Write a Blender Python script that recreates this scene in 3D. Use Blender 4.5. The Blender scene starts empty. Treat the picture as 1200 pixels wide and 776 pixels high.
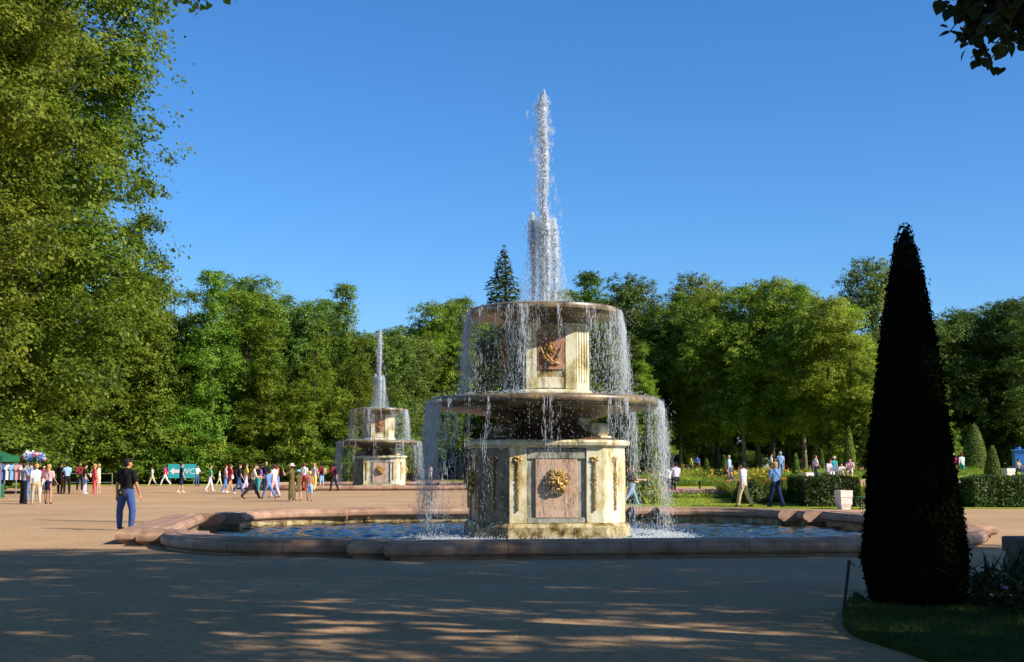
import bpy, bmesh, math, random
import numpy as np
from mathutils import Vector, Matrix, geometry
R = math.radians
random.seed(7); rng = np.random.default_rng(7)
scene = bpy.context.scene
col = scene.collection

# ------------------------------------------------------------------ camera, world, sun, exposure
F, HOR, CAMH = 1550.0, 544.0, 1.62
PITCH = math.atan((HOR - 388) / F)
cd = bpy.data.cameras.new('camera'); cam = bpy.data.objects.new('camera', cd); col.objects.link(cam)
cam.location = (0, 0, CAMH); cam.rotation_euler = (R(90) + PITCH, 0, 0)
cd.sensor_width = 36; cd.lens = F / 1200 * 36; cd.clip_start = 0.1; cd.clip_end = 3000
scene.camera = cam
SUN_EL = R(34); SUN_AZ = math.atan2(0.912, -0.411)          # clockwise from +Y
w = bpy.data.worlds.new('World'); scene.world = w; w.use_nodes = True
nt = w.node_tree; bg = nt.nodes['Background']
sky = nt.nodes.new('ShaderNodeTexSky'); sky.sky_type = 'NISHITA'; sky.sun_disc = False
sky.sun_elevation = SUN_EL; sky.sun_rotation = SUN_AZ
sky.air_density = 1.0; sky.dust_density = 0.3; sky.ozone_density = 10.0; sky.altitude = 0
hsv = nt.nodes.new('ShaderNodeHueSaturation'); hsv.inputs['Saturation'].default_value = 1.09
nt.links.new(sky.outputs[0], hsv.inputs['Color']); nt.links.new(hsv.outputs[0], bg.inputs[0]); bg.inputs[1].default_value = 0.11
sd = bpy.data.lights.new('sun', 'SUN'); sd.energy = 5.0; sd.angle = R(0.5); sd.color = (1.0, 0.90, 0.74)
sun = bpy.data.objects.new('sun', sd); col.objects.link(sun)
SDIR = Vector((math.sin(SUN_AZ) * math.cos(SUN_EL), math.cos(SUN_AZ) * math.cos(SUN_EL), math.sin(SUN_EL)))
sun.rotation_euler = SDIR.to_track_quat('Z', 'Y').to_euler(); sun.location = (30, -20, 40)
vs = scene.view_settings; vs.view_transform = 'Standard'; vs.look = 'None'; vs.exposure = 0.65; vs.gamma = 1.0

# ------------------------------------------------------------------ helpers
def tag(o, label=None, cat=None, group=None, kind=None):
    if label: o['label'] = label
    if cat: o['category'] = cat
    if group: o['group'] = group
    if kind: o['kind'] = kind
    return o
def empty(name, loc=(0, 0, 0), rz=0, parent=None):
    o = bpy.data.objects.new(name, None); col.objects.link(o); o.location = loc; o.rotation_euler = (0, 0, rz)
    o.empty_display_size = 0.2
    if parent: o.parent = parent
    return o
def link(name, me, parent=None, loc=None, rz=0):
    o = bpy.data.objects.new(name, me); col.objects.link(o)
    if parent: o.parent = parent
    if loc is not None: o.location = loc
    if rz: o.rotation_euler = (0, 0, rz)
    return o
def copy_tree(o, parent=None):
    c = o.copy(); col.objects.link(c); c.parent = parent
    for ch in list(o.children): copy_tree(ch, c)
    return c
def np_mesh(name, V, Fc, mats, smooth=False, midx=None):
    """V (n,3), Fc (m,k) same-size faces"""
    me = bpy.data.meshes.new(name)
    V = np.asarray(V, np.float32); Fc = np.asarray(Fc, np.int32); m, k = Fc.shape
    me.vertices.add(len(V)); me.vertices.foreach_set('co', V.ravel())
    me.loops.add(m * k); me.loops.foreach_set('vertex_index', Fc.ravel())
    me.polygons.add(m); me.polygons.foreach_set('loop_start', np.arange(0, m * k, k, dtype=np.int32))
    if smooth: me.polygons.foreach_set('use_smooth', np.ones(m, bool))
    for mt in (mats if isinstance(mats, (list, tuple)) else [mats]): me.materials.append(mt)
    if midx is not None: me.polygons.foreach_set('material_index', np.asarray(midx, np.int32))
    me.update(calc_edges=True); return me
class MB:
    def __init__(s): s.v = []; s.f = []; s.m = []
    def add(s, vs, fs, mi=0):
        b = len(s.v); s.v += [tuple(p) for p in vs]; s.f += [tuple(i + b for i in f) for f in fs]; s.m += [mi] * len(fs); return s
    def box(s, c, d, rz=0, mi=0, rot=None):
        x, y, z = d[0] / 2, d[1] / 2, d[2] / 2
        P = [Vector((a * x, b * y, e * z)) for a in (-1, 1) for b in (-1, 1) for e in (-1, 1)]
        M_ = rot if rot is not None else Matrix.Rotation(rz, 3, 'Z')
        P = [M_ @ p + Vector(c) for p in P]
        return s.add(P, [(0, 1, 3, 2), (4, 6, 7, 5), (0, 4, 5, 1), (2, 3, 7, 6), (0, 2, 6, 4), (1, 5, 7, 3)], mi)
    def loft(s, rings, cap=True, mi=0, close=True):
        n = len(rings[0]); V = [p for r in rings for p in r]; fs = []
        for i in range(len(rings) - 1):
            for j in range(n if close else n - 1):
                a, b = i * n + j, i * n + (j + 1) % n
                fs.append((a, b, b + n, a + n))
        if cap: fs += [tuple(range(n))[::-1], tuple(range((len(rings) - 1) * n, len(rings) * n))]
        return s.add(V, fs, mi)
    def tube(s, pts, rad, n=8, mi=0, cap=True):
        pts = [Vector(p) for p in pts]; rad = rad if hasattr(rad, '__len__') else [rad] * len(pts)
        rings = []
        for i, p in enumerate(pts):
            t = (pts[min(i + 1, len(pts) - 1)] - pts[max(i - 1, 0)]).normalized()
            a = t.cross(Vector((0, 0, 1)));
            if a.length < 0.05: a = t.cross(Vector((1, 0, 0)))
            a.normalize(); b = t.cross(a)
            rings.append([p + (a * math.cos(q) + b * math.sin(q)) * rad[i] for q in [2 * math.pi * k / n for k in range(n)]])
        return s.loft(rings, cap, mi)
    def lathe(s, prof, n=32, c=(0, 0, 0), sx=1, sy=1, mi=0, cap=False):
        rings = [[(c[0] + r * sx * math.cos(2 * math.pi * k / n), c[1] + r * sy * math.sin(2 * math.pi * k / n), c[2] + z) for k in range(n)] for r, z in prof]
        return s.loft(rings, cap, mi)
    def ball(s, c, r, n=10, mi=0, rot=None):
        r = r if hasattr(r, '__len__') else (r, r, r); h = max(4, n // 2); rings = []
        for i in range(h + 1):
            t = math.pi * i / h; q = max(math.sin(t), 0.02)
            ring = []
            for k in range(n):
                p = Vector((r[0] * q * math.cos(2 * math.pi * k / n), r[1] * q * math.sin(2 * math.pi * k / n), -r[2] * math.cos(t)))
                if rot is not None: p = rot @ p
                ring.append(p + Vector(c))
            rings.append(ring)
        return s.loft(rings, True, mi)
    def build(s, name, mats, parent=None, smooth=False, loc=None, rz=0, bevel=0, sharp=40):
        me = bpy.data.meshes.new(name); me.from_pydata([tuple(v) for v in s.v], [], s.f)
        for mt in (mats if isinstance(mats, (list, tuple)) else [mats]): me.materials.append(mt)
        if any(s.m): me.polygons.foreach_set('material_index', s.m)
        if bevel:
            bm = bmesh.new(); bm.from_mesh(me); bmesh.ops.recalc_face_normals(bm, faces=bm.faces)
            bmesh.ops.bevel(bm, geom=bm.edges[:], offset=bevel, segments=2, affect='EDGES', profile=0.6, clamp_overlap=True)
            bm.to_mesh(me); bm.free()
        if smooth:
            me.polygons.foreach_set('use_smooth', [True] * len(me.polygons))
            if smooth == 'auto' or smooth is True:
                try: me.set_sharp_from_angle(angle=R(sharp))
                except Exception: pass
        me.update(); return link(name, me, parent, loc, rz)
def smooth01(a, b, t):
    t = min(max((t - a) / (b - a), 0), 1); return t * t * (3 - 2 * t)
def gh(x, y):                                    # the garden on the right climbs gently away from the fountain
    return min(max(0.02 * (y - 50), 0), 0.8) * smooth01(1.0, 7.0, x)
def ray(px, py):
    a = Vector(((px - 600) / F, 1, (388 - py) / F)); c, s_ = math.cos(PITCH), math.sin(PITCH)
    return Vector((a.x, a.y * c - a.z * s_, a.y * s_ + a.z * c))
def ground(px, py, lift=0.0):                    # point of the ground under a pixel
    d = ray(px, py); t0 = 2.0
    for i in range(4000):
        t = 2 + i * 0.06; p = Vector((0, 0, CAMH)) + d * t
        if p.z <= gh(p.x, p.y): return Vector((p.x, p.y, gh(p.x, p.y) + lift))
    return Vector((p.x, p.y, gh(p.x, p.y)))
def at(px, py, Y):
    d = ray(px, py); return Vector((0, 0, CAMH)) + d * (Y / d.y)

# ------------------------------------------------------------------ materials
MATS = {}
def nodes(name):
    m = bpy.data.materials.new(name); m.use_nodes = True; t = m.node_tree; return m, t, t.nodes['Principled BSDF']
def noise_mat(name, stops, scale=5, rough=0.8, bump=0.0, bscale=None, detail=6, stretch=(1, 1, 1), metallic=0, spec=0.3, coord='Object', sheen=0, distort=0, second=None):
    m, t, b = nodes(name); N = t.nodes; L = t.links
    tc = N.new('ShaderNodeTexCoord'); mp = N.new('ShaderNodeMapping'); mp.inputs['Scale'].default_value = stretch
    L.new(tc.outputs[coord], mp.inputs[0])
    nz = N.new('ShaderNodeTexNoise'); nz.inputs['Scale'].default_value = scale; nz.inputs['Detail'].default_value = detail; nz.inputs['Roughness'].default_value = 0.62
    nz.inputs['Distortion'].default_value = distort
    L.new(mp.outputs[0], nz.inputs['Vector'])
    cr = N.new('ShaderNodeValToRGB'); L.new(nz.outputs['Fac'], cr.inputs[0])
    e = cr.color_ramp.elements
    while len(e) < len(stops): e.new(0.5)
    for i, (p, c) in enumerate(stops): e[i].position = p; e[i].color = (*c, 1)
    out = cr.outputs[0]
    if second:                                    # (stops, scale, stretch): stains laid over the first colour
        st, sc, sr = second
        mp2 = N.new('ShaderNodeMapping'); mp2.inputs['Scale'].default_value = sr; L.new(tc.outputs[coord], mp2.inputs[0])
        n2 = N.new('ShaderNodeTexNoise'); n2.inputs['Scale'].default_value = sc; n2.inputs['Detail'].default_value = 8; n2.inputs['Roughness'].default_value = 0.7
        L.new(mp2.outputs[0], n2.inputs['Vector'])
        c2 = N.new('ShaderNodeValToRGB'); L.new(n2.outputs['Fac'], c2.inputs[0]); e2 = c2.color_ramp.elements
        while len(e2) < len(st): e2.new(0.5)
        for i, (p, c) in enumerate(st): e2[i].position = p; e2[i].color = (*c, 1)
        mx = N.new('ShaderNodeMix'); mx.data_type = 'RGBA'; mx.blend_type = 'MULTIPLY'; mx.inputs[0].default_value = 1
        L.new(out, mx.inputs[6]); L.new(c2.outputs[0], mx.inputs[7]); out = mx.outputs[2]
    L.new(out, b.inputs['Base Color'])
    b.inputs['Roughness'].default_value = rough; b.inputs['Metallic'].default_value = metallic; b.inputs['Specular IOR Level'].default_value = spec
    if bump:
        nb = N.new('ShaderNodeTexNoise'); nb.inputs['Scale'].default_value = bscale or scale * 6; nb.inputs['Detail'].default_value = 5
        L.new(tc.outputs[coord], nb.inputs['Vector'])
        bp = N.new('ShaderNodeBump'); bp.inputs['Strength'].default_value = bump; bp.inputs['Distance'].default_value = 0.02
        L.new(nb.outputs['Fac'], bp.inputs['Height']); L.new(bp.outputs[0], b.inputs['Normal'])
    MATS[name] = m; return m
def cloth(name, c, rough=0.85):
    if name in MATS: return MATS[name]
    d = tuple(x * 0.72 for x in c)
    return noise_mat(name, [(0.3, d), (0.7, c)], 9, rough, 0.25, 30, 3, spec=0.2)
def foliage(name, dark, mid, light, trans=0.35, scale=0.35, hue_var=0.16):
    m, t, b = nodes(name); N = t.nodes; L = t.links
    tc = N.new('ShaderNodeTexCoord'); oi = N.new('ShaderNodeObjectInfo')
    nz = N.new('ShaderNodeTexNoise'); nz.inputs['Scale'].default_value = scale; nz.inputs['Detail'].default_value = 4
    L.new(tc.outputs['Object'], nz.inputs['Vector'])
    n2 = N.new('ShaderNodeTexWhiteNoise'); ge = N.new('ShaderNodeNewGeometry'); L.new(ge.outputs['Random Per Island'], n2.inputs['Vector'])
    ad = N.new('ShaderNodeMath'); ad.operation = 'MULTIPLY_ADD'; ad.inputs[1].default_value = 0.45
    L.new(ge.outputs['Random Per Island'], ad.inputs[0])
    sb = N.new('ShaderNodeMath'); sb.operation = 'SUBTRACT'; sb.inputs[1].default_value = 0.22; L.new(nz.outputs['Fac'], sb.inputs[0]); L.new(sb.outputs[0], ad.inputs[2])
    cr = N.new('ShaderNodeValToRGB'); L.new(ad.outputs[0], cr.inputs[0]); e = cr.color_ramp.elements; e.new(0.5)
    for i, (p, c) in enumerate([(0.25, dark), (0.5, mid), (0.78, light)]): e[i].position = p; e[i].color = (*c, 1)
    hs = N.new('ShaderNodeHueSaturation'); L.new(cr.outputs[0], hs.inputs['Color'])
    mr = N.new('ShaderNodeMapRange'); mr.inputs[3].default_value = 0.5 - hue_var * 0.04; mr.inputs[4].default_value = 0.5 + hue_var * 0.16; L.new(oi.outputs['Random'], mr.inputs[0]); L.new(mr.outputs[0], hs.inputs['Hue'])
    wn = N.new('ShaderNodeTexWhiteNoise'); wn.noise_dimensions = '1D'; L.new(oi.outputs['Random'], wn.inputs['W'])
    m2 = N.new('ShaderNodeMapRange'); m2.inputs[3].default_value = 1 - hue_var * 2; m2.inputs[4].default_value = 1 + hue_var * 1.2; L.new(wn.outputs[0], m2.inputs[0]); L.new(m2.outputs[0], hs.inputs['Value'])
    L.new(hs.outputs[0], b.inputs['Base Color']); b.inputs['Roughness'].default_value = 0.55; b.inputs['Specular IOR Level'].default_value = 0.25
    tr = N.new('ShaderNodeBsdfTranslucent'); L.new(hs.outputs[0], tr.inputs[0])
    mx = N.new('ShaderNodeMixShader'); mx.inputs[0].default_value = trans
    L.new(b.outputs[0], mx.inputs[1]); L.new(tr.outputs[0], mx.inputs[2]); L.new(mx.outputs[0], N['Material Output'].inputs[0])
    MATS[name] = m; return m

GRAVEL = noise_mat('gravel', [(0.28, (.38, .245, .14)), (0.5, (.46, .30, .17)), (0.72, (.55, .37, .225))], 0.22, 0.95, 0.55, 26, 10, spec=0.1,
                   second=([(0.32, (.55, .54, .55)), (0.5, (.95, .95, .95)), (0.7, (1, 1, 1))], 9, (1, 1, 1)))
PINKPATH = noise_mat('pink_sand', [(0.3, (.40, .23, .15)), (0.7, (.52, .31, .21))], 1.2, 0.95, 0.4, 24, 8, spec=0.1)
LAWN = noise_mat('lawn', [(0.3, (.19, .24, .022)), (0.55, (.29, .33, .035)), (0.8, (.36, .38, .05))], 2.5, 0.9, 0.6, 60, 8, spec=0.1)
WOODFLOOR = noise_mat('wood_floor', [(0.3, (.03, .04, .012)), (0.7, (.07, .085, .02))], 0.6, 0.95, 0.5, 20, 8, spec=0.1)
PINKGRANITE = noise_mat('pink_granite', [(0.3, (.27, .155, .105)), (0.5, (.38, .235, .16)), (0.72, (.48, .32, .22))], 3.0, 0.62, 0.2, 60, 8, spec=0.35,
                        second=([(0.35, (.62, .58, .56)), (0.55, (1, 1, 1))], 1.6, (1, 1, 1)))
CREAM = noise_mat('cream_marble', [(0.28, (.54, .51, .36)), (0.5, (.70, .67, .50)), (0.75, (.78, .76, .61))], 2.2, 0.45, 0.15, 30, 7, spec=0.4,
                  second=([(0.34, (.26, .20, .11)), (0.44, (.78, .69, .48)), (0.53, (1, 1, 1))], 2.1, (1, 1, 0.45)))
WETCREAM = noise_mat('wet_stained_marble', [(0.3, (.26, .21, .11)), (0.55, (.46, .40, .22)), (0.8, (.62, .56, .36))], 3.0, 0.3, 0.2, 30, 7, spec=0.5,
                     second=([(0.36, (.10, .07, .035)), (0.47, (.55, .42, .22)), (0.56, (1, 1, 1))], 3.2, (1, 1, 0.8)))
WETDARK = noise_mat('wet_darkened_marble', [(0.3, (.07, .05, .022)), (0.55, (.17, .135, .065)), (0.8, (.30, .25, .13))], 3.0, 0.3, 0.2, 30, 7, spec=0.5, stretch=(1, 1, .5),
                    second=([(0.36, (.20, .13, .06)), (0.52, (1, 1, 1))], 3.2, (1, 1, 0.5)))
GREYMARBLE = noise_mat('grey_marble', [(0.3, (.24, .24, .20)), (0.7, (.42, .42, .36))], 4, 0.45, 0.1, 30, 7, spec=0.4,
                       second=([(0.34, (.2, .15, .08)), (0.5, (1, 1, 1))], 2.4, (1, 1, 0.5)))
DARKSTONE = noise_mat('wet_dark_stone', [(0.3, (.035, .02, .014)), (0.6, (.11, .06, .038)), (0.85, (.21, .13, .085))], 4, 0.35, 0.3, 24, 8, spec=0.5)
PANEL = noise_mat('pink_marble', [(0.3, (.44, .28, .20)), (0.6, (.56, .39, .28)), (0.8, (.62, .46, .36))], 3.5, 0.4, 0.08, 30, 8, spec=0.4,
                  second=([(0.30, (.35, .22, .12)), (0.42, (1, 1, 1))], 2.6, (1, 1, 0.5)))
BROWNPANEL = noise_mat('rust_stained_marble', [(0.3, (.16, .06, .03)), (0.55, (.38, .17, .09)), (0.8, (.55, .30, .18))], 3.5, 0.4, 0.2, 20, 8, spec=0.4)
BOWL = noise_mat('weathered_bowl_stone', [(0.3, (.06, .042, .028)), (0.5, (.20, .155, .095)), (0.7, (.46, .35, .16))], 1.1, 0.36, 0.2, 20, 9, spec=0.5, stretch=(1, 1, 2),
                 second=([(0.38, (.22, .18, .14)), (0.55, (1, 1, 1))], 1.1, (1, 1, 1)))
GOLD = noise_mat('gilding', [(0.3, (.34, .19, .045)), (0.7, (.62, .40, .11))], 12, 0.48, 0.4, 40, 5, metallic=0.4, spec=0.5)
TARN = noise_mat('tarnished_gilding', [(0.3, (.20, .10, .025)), (0.7, (.42, .24, .06))], 12, 0.5, 0.3, 40, 5, metallic=0.35, spec=0.5)
BARK = noise_mat('bark', [(0.3, (.035, .026, .018)), (0.7, (.11, .085, .06))], 5, 0.9, 0.9, 14, 8, stretch=(1, 1, .25), spec=0.1)
PALEBARK = noise_mat('pale_bark', [(0.3, (.13, .10, .07)), (0.7, (.32, .26, .19))], 4, 0.9, 0.7, 14, 8, stretch=(1, 1, .3), spec=0.1)
LINDEN = foliage('linden_leaves', (.07, .115, .010), (.21, .285, .022), (.41, .47, .055), trans=0.5)
MAPLE = foliage('broad_leaves', (.06, .11, .012), (.18, .26, .026), (.36, .43, .055), trans=0.5, hue_var=0.25)
SPRUCE = foliage('spruce_needles', (.03, .055, .014), (.075, .115, .026), (.14, .19, .04), trans=0.3)
DEEP = foliage('deep_green_leaves', (.055, .095, .016), (.13, .19, .03), (.24, .30, .05), trans=0.3, hue_var=0.2)
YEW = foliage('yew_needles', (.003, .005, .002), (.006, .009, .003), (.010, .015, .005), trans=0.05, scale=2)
TOPIARY = foliage('clipped_green', (.06, .10, .012), (.13, .19, .022), (.22, .28, .035), trans=0.25, scale=2)
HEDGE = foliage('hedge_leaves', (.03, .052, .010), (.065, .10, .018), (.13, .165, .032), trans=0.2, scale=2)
LILY = foliage('lily_leaves', (.12, .16, .016), (.24, .29, .03), (.38, .42, .055), trans=0.4, scale=0.8)
GRASS = foliage('grass_blades', (.18, .24, .02), (.29, .34, .03), (.38, .41, .05), trans=0.3, scale=1.2)
SHADELEAF = foliage('shade_toned_leaves', (.012, .02, .005), (.02, .034, .007), (.04, .06, .012), trans=0.2, scale=3)  # leaf colour darkened to carry the shade on bough and bed
SHADEGRASS = foliage('shade_toned_grass', (.02, .035, .006), (.04, .065, .009), (.07, .10, .014), trans=0.2, scale=1.2)  # near-lawn grass, its green darkened to stand for tree shade
SHADELAWN = noise_mat('shade_toned_lawn', [(0.3, (.02, .03, .006)), (0.7, (.05, .075, .012))], 2.5, 0.95, 0.6, 60, 8, spec=0.05)  # lawn colour with the tree shade mixed in
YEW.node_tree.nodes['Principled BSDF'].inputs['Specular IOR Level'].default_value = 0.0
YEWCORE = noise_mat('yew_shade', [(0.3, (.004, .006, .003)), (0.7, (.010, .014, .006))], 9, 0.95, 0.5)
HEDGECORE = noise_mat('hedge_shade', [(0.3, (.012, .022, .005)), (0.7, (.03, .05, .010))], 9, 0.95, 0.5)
ORANGE = cloth('lily_orange', (.75, .22, .02)); PURPLE = cloth('flower_purple', (.36, .14, .34)); REDF = cloth('flower_red', (.65, .03, .03)); YELLOWF = cloth('flower_yellow', (.7, .5, .04))
IRON = noise_mat('black_iron', [(0.3, (.008, .008, .008)), (0.7, (.02, .02, .02))], 10, 0.5)
WHITESTONE = noise_mat('white_planter_stone', [(0.3, (.55, .50, .45)), (0.7, (.74, .70, .64))], 4, 0.7, 0.2)
GRAVEL.node_tree.nodes['Bump'].inputs['Distance'].default_value = 0.035
OLDSTONE = noise_mat('old_grey_stone', [(0.3, (.07, .055, .045)), (0.7, (.16, .13, .10))], 3, 0.85, 0.5, 18)
GREENPAINT = noise_mat('green_paint', [(0.3, (.01, .09, .045)), (0.7, (.02, .15, .075))], 3, 0.45, 0.1)
WOOD = noise_mat('brown_wood', [(0.3, (.12, .06, .035)), (0.7, (.24, .13, .08))], 3, 0.7, 0.3, stretch=(1, 8, 8))
TEAL = noise_mat('teal_sign', [(0.3, (.03, .36, .42)), (0.7, (.04, .42, .48))], 2, 0.4)
WHITEP = noise_mat('white_paint', [(0.3, (.74, .74, .74)), (0.7, (.82, .82, .82))], 2, 0.45)
BLUEP = noise_mat('blue_paint', [(0.3, (.02, .14, .55)), (0.7, (.04, .22, .70))], 2, 0.35, spec=0.5)
GREYM = noise_mat('grey_metal', [(0.3, (.22, .22, .22)), (0.7, (.36, .36, .36))], 4, 0.45, metallic=0.4)

def water_surface():
    m, t, b = nodes('pool_water'); N = t.nodes; L = t.links
    b.inputs['Base Color'].default_value = (.018, .028, .022, 1); b.inputs['Roughness'].default_value = 0.04; b.inputs['IOR'].default_value = 1.333
    b.inputs['Specular IOR Level'].default_value = 0.6
    tc = N.new('ShaderNodeTexCoord')
    n1 = N.new('ShaderNodeTexNoise'); n1.inputs['Scale'].default_value = 1.6; n1.inputs['Detail'].default_value = 3
    n2 = N.new('ShaderNodeTexNoise'); n2.inputs['Scale'].default_value = 7; n2.inputs['Detail'].default_value = 3
    L.new(tc.outputs['Object'], n1.inputs['Vector']); L.new(tc.outputs['Object'], n2.inputs['Vector'])
    b1 = N.new('ShaderNodeBump'); b1.inputs['Strength'].default_value = 0.5; b1.inputs['Distance'].default_value = 0.05; L.new(n1.outputs['Fac'], b1.inputs['Height'])
    b2 = N.new('ShaderNodeBump'); b2.inputs['Strength'].default_value = 0.5; b2.inputs['Distance'].default_value = 0.03; L.new(n2.outputs['Fac'], b2.inputs['Height']); L.new(b1.outputs[0], b2.inputs['Normal'])
    L.new(b2.outputs[0], b.inputs['Normal']); return m
POOL = water_surface()
def spray_mat(name='white_water', trl=.55, clear=.34):
    m, t, b = nodes(name); N = t.nodes; L = t.links
    b.inputs['Base Color'].default_value = (.86, .93, 1, 1); b.inputs['Roughness'].default_value = 0.4; b.inputs['IOR'].default_value = 1.33
    tr = N.new('ShaderNodeBsdfTranslucent'); tr.inputs[0].default_value = (.88, .94, 1, 1)
    tp = N.new('ShaderNodeBsdfTransparent')
    m1 = N.new('ShaderNodeMixShader'); m1.inputs[0].default_value = trl; L.new(b.outputs[0], m1.inputs[1]); L.new(tr.outputs[0], m1.inputs[2])
    m2 = N.new('ShaderNodeMixShader'); m2.inputs[0].default_value = clear; L.new(m1.outputs[0], m2.inputs[1]); L.new(tp.outputs[0], m2.inputs[2])
    L.new(m2.outputs[0], N['Material Output'].inputs[0]); return m
SPRAY = spray_mat(); SPRAYCORE = spray_mat('white_water_core', .5, .08); SPRAYJET = spray_mat('white_water_jet', .6, .5)

# ------------------------------------------------------------------ fountain plan
CX, CY, PHI = 0.80, 32.46, 0.132
FX, FY = -9.13, 91.3
BR, BS, BW, BT, CW = 9.47, 4.24, 0.62, 0.50, 0.98     # side distance, half straight, step run, step depth, coping width
def plan(off):                                         # outline moved inward by off
    q = []
    r = BR - 2 * BT - (BS + BW)
    base = [(-BS, -(BR - off)), (BS, -(BR - off))]
    k = BS + BW
    quad = [(BS + (0 if off == 0 else -0.0), -(BR - off)), (BS, -(BR - BT - off)), (k, -(BR - BT - off)), (k, -(BR - 2 * BT - off))]
    rr = r - off
    for i in range(1, 13):
        a = -math.pi / 2 + (math.pi / 2) * i / 12
        quad.append((k + rr * math.cos(a), -k + rr * math.sin(a)))
    quad += [(BR - BT - off, -k), (BR - BT - off, -BS), (BR - off, -BS)]
    for s in range(4):
        c, sn = [(1, 0), (0, 1), (-1, 0), (0, -1)][s]
        q += [(c * x - sn * y, sn * x + c * y) for x, y in quad]
    return q
def to_world(pts, cx, cy):
    c, s = math.cos(PHI), math.sin(PHI)
    return [(cx + c * x - s * y, cy + s * x + c * y) for x, y in pts]
# ground with the two basins cut out of it
def flat_poly(name, loops, z, mat):
    vl = [[Vector((x, y, z)) for x, y in lp] for lp in loops]
    tris = geometry.tessellate_polygon(vl); V = [v for lp in vl for v in lp]
    me = bpy.data.meshes.new(name); me.from_pydata([tuple(v) for v in V], [], [tuple(t) for t in tris]); me.materials.append(mat)
    bm = bmesh.new(); bm.from_mesh(me)
    for f in bm.faces:
        if f.normal.z < 0: f.normal_flip()
    bm.to_mesh(me); bm.free(); return link(name, me)
G = 900
g = flat_poly('ground', [[(-G, -G), (G, -G), (G, G), (-G, G)], to_world(plan(.80), CX, CY), to_world(plan(.80), FX, FY)], 0, GRAVEL); tag(g, kind='structure')

# ------------------------------------------------------------------ fountain
OUTP = [(.12, 0), (.12, .05), (.055, .065), (.012, .105), (0, .155), (.008, .205), (.035, .245), (.07, .258), (.078, .296)]
MIDP = [(.30, .300), (.305, .312), (.675, .312), (.68, .300)]
PROF = OUTP + MIDP + [(CW - a, z) for a, z in OUTP[::-1]]
INSET = [a for a, z in OUTP] + [.10] * 4 + [a for a, z in OUTP[::-1]]
def coping(parent, path_fn, t0, t1, n, ret0=False, ret1=False, drop=0.0, unit=1.0):
    """one coping stone: the profile swept along path_fn(t, inward); an exposed end carries the moulding round (return)"""
    dz = random.uniform(-.003, .003) - drop; g_ = 0.004 / unit
    m = MB(); K = len(PROF); rings = []; ts = [t0 + g_ + (t1 - t0 - 2 * g_) * i / n for i in range(n + 1)]
    if ret0 or ret1: ts = [t0 + g_ * (0 if ret0 else 1), t0 + .2 * (t1 - t0), t0 + .8 * (t1 - t0), t1 - g_ * (0 if ret1 else 1)]
    for i, t in enumerate(ts):
        ring = []
        for (a, z), ins in zip(PROF, INSET):
            tt = t + (ins / unit if ret0 and i == 0 else 0) - (ins / unit if ret1 and i == len(ts) - 1 else 0)
            ring.append((*path_fn(tt, a), z + (dz if z > 0.01 else 0)))
        rings.append(ring)
    m.loft(rings, False)
    for base, flip in ((0, False), ((len(rings) - 1) * K, True)):
        for q in range(K // 2 - 1):
            f = (base + q, base + q + 1, base + K - 2 - q, base + K - 1 - q); m.f.append(f if flip else f[::-1]); m.m.append(0)
    return m.build('coping_stone', PINKGRANITE, parent, smooth=True, sharp=24)
def octo(a, A, e, z):
    h = a / 2 + e * math.tan(math.pi / 8); q = A + e
    return [(x, y, z) for x, y in ((-h, -q), (h, -q), (q, -h), (q, h), (h, q), (-h, q), (-q, h), (-q, -h))]
def rot4(fn):
    return [Matrix.Rotation(i * math.pi / 2, 4, 'Z') for i in range(4)]
def place(o, i):
    o.rotation_euler = (0, 0, i * math.pi / 2); return o
def lion_mask(parent):
    m = MB(); r_ = random.Random(3)
    m.ball((0, -.07, .0), (.125, .13, .17), 14); m.ball((0, -.03, .03), (.20, .07, .23), 14)
    for ring, (r0, r1, nn, y0) in enumerate(((.12, .285, 19, -.05), (.10, .23, 15, -.10), (.08, .17, 11, -.14))):
        for k in range(nn):
            a = 2 * math.pi * (k + .5 * (ring % 2)) / nn
            if math.sin(a) < -.55 and ring > 0: continue
            cu = r_.uniform(-.35, .35); b = r1 * r_.uniform(.85, 1.12); P_ = lambda rr, an, yy: (rr * math.cos(an), yy, rr * 1.12 * math.sin(an) + .035)
            m.tube([P_(r0, a, y0 - .03), P_((r0 + b) / 2, a + cu * .4, y0 - .05), P_(b, a + cu, y0 + .015)], [.036, .034, .010], 7)
    for s in (-1, 1):
        m.tube([(s * .02, -.195, .075), (s * .06, -.20, .085), (s * .105, -.15, .06)], [.022, .024, .012], 7); m.ball((s * .052, -.185, .035), (.022, .018, .015), 8)
        m.ball((s * .045, -.20, -.055), (.05, .045, .036), 9); m.ball((s * .095, -.13, -.02), (.04, .05, .06), 8)
        m.tube([(s * .03, -.2, -.085), (s * .09, -.165, -.115), (s * .17, -.10, -.19), (s * .21, -.05, -.2)], [.018, .03, .03, .014], 7)
    m.tube([(0, -.185, .09), (0, -.225, .01), (0, -.245, -.03)], [.026, .028, .034], 8); m.ball((0, -.245, -.028), (.034, .02, .018), 8)
    m.ball((0, -.15, -.155), (.075, .06, .035), 9)
    for k in range(7): x = (k - 3) * .05; m.tube([(x, -.12, -.17), (x * 1.05, -.10, -.215), (x * 1.1 + .01, -.05, -.25)], [.03, .028, .01], 6)
    return m.build('lion_mask', GOLD, parent, smooth=True)
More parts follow.
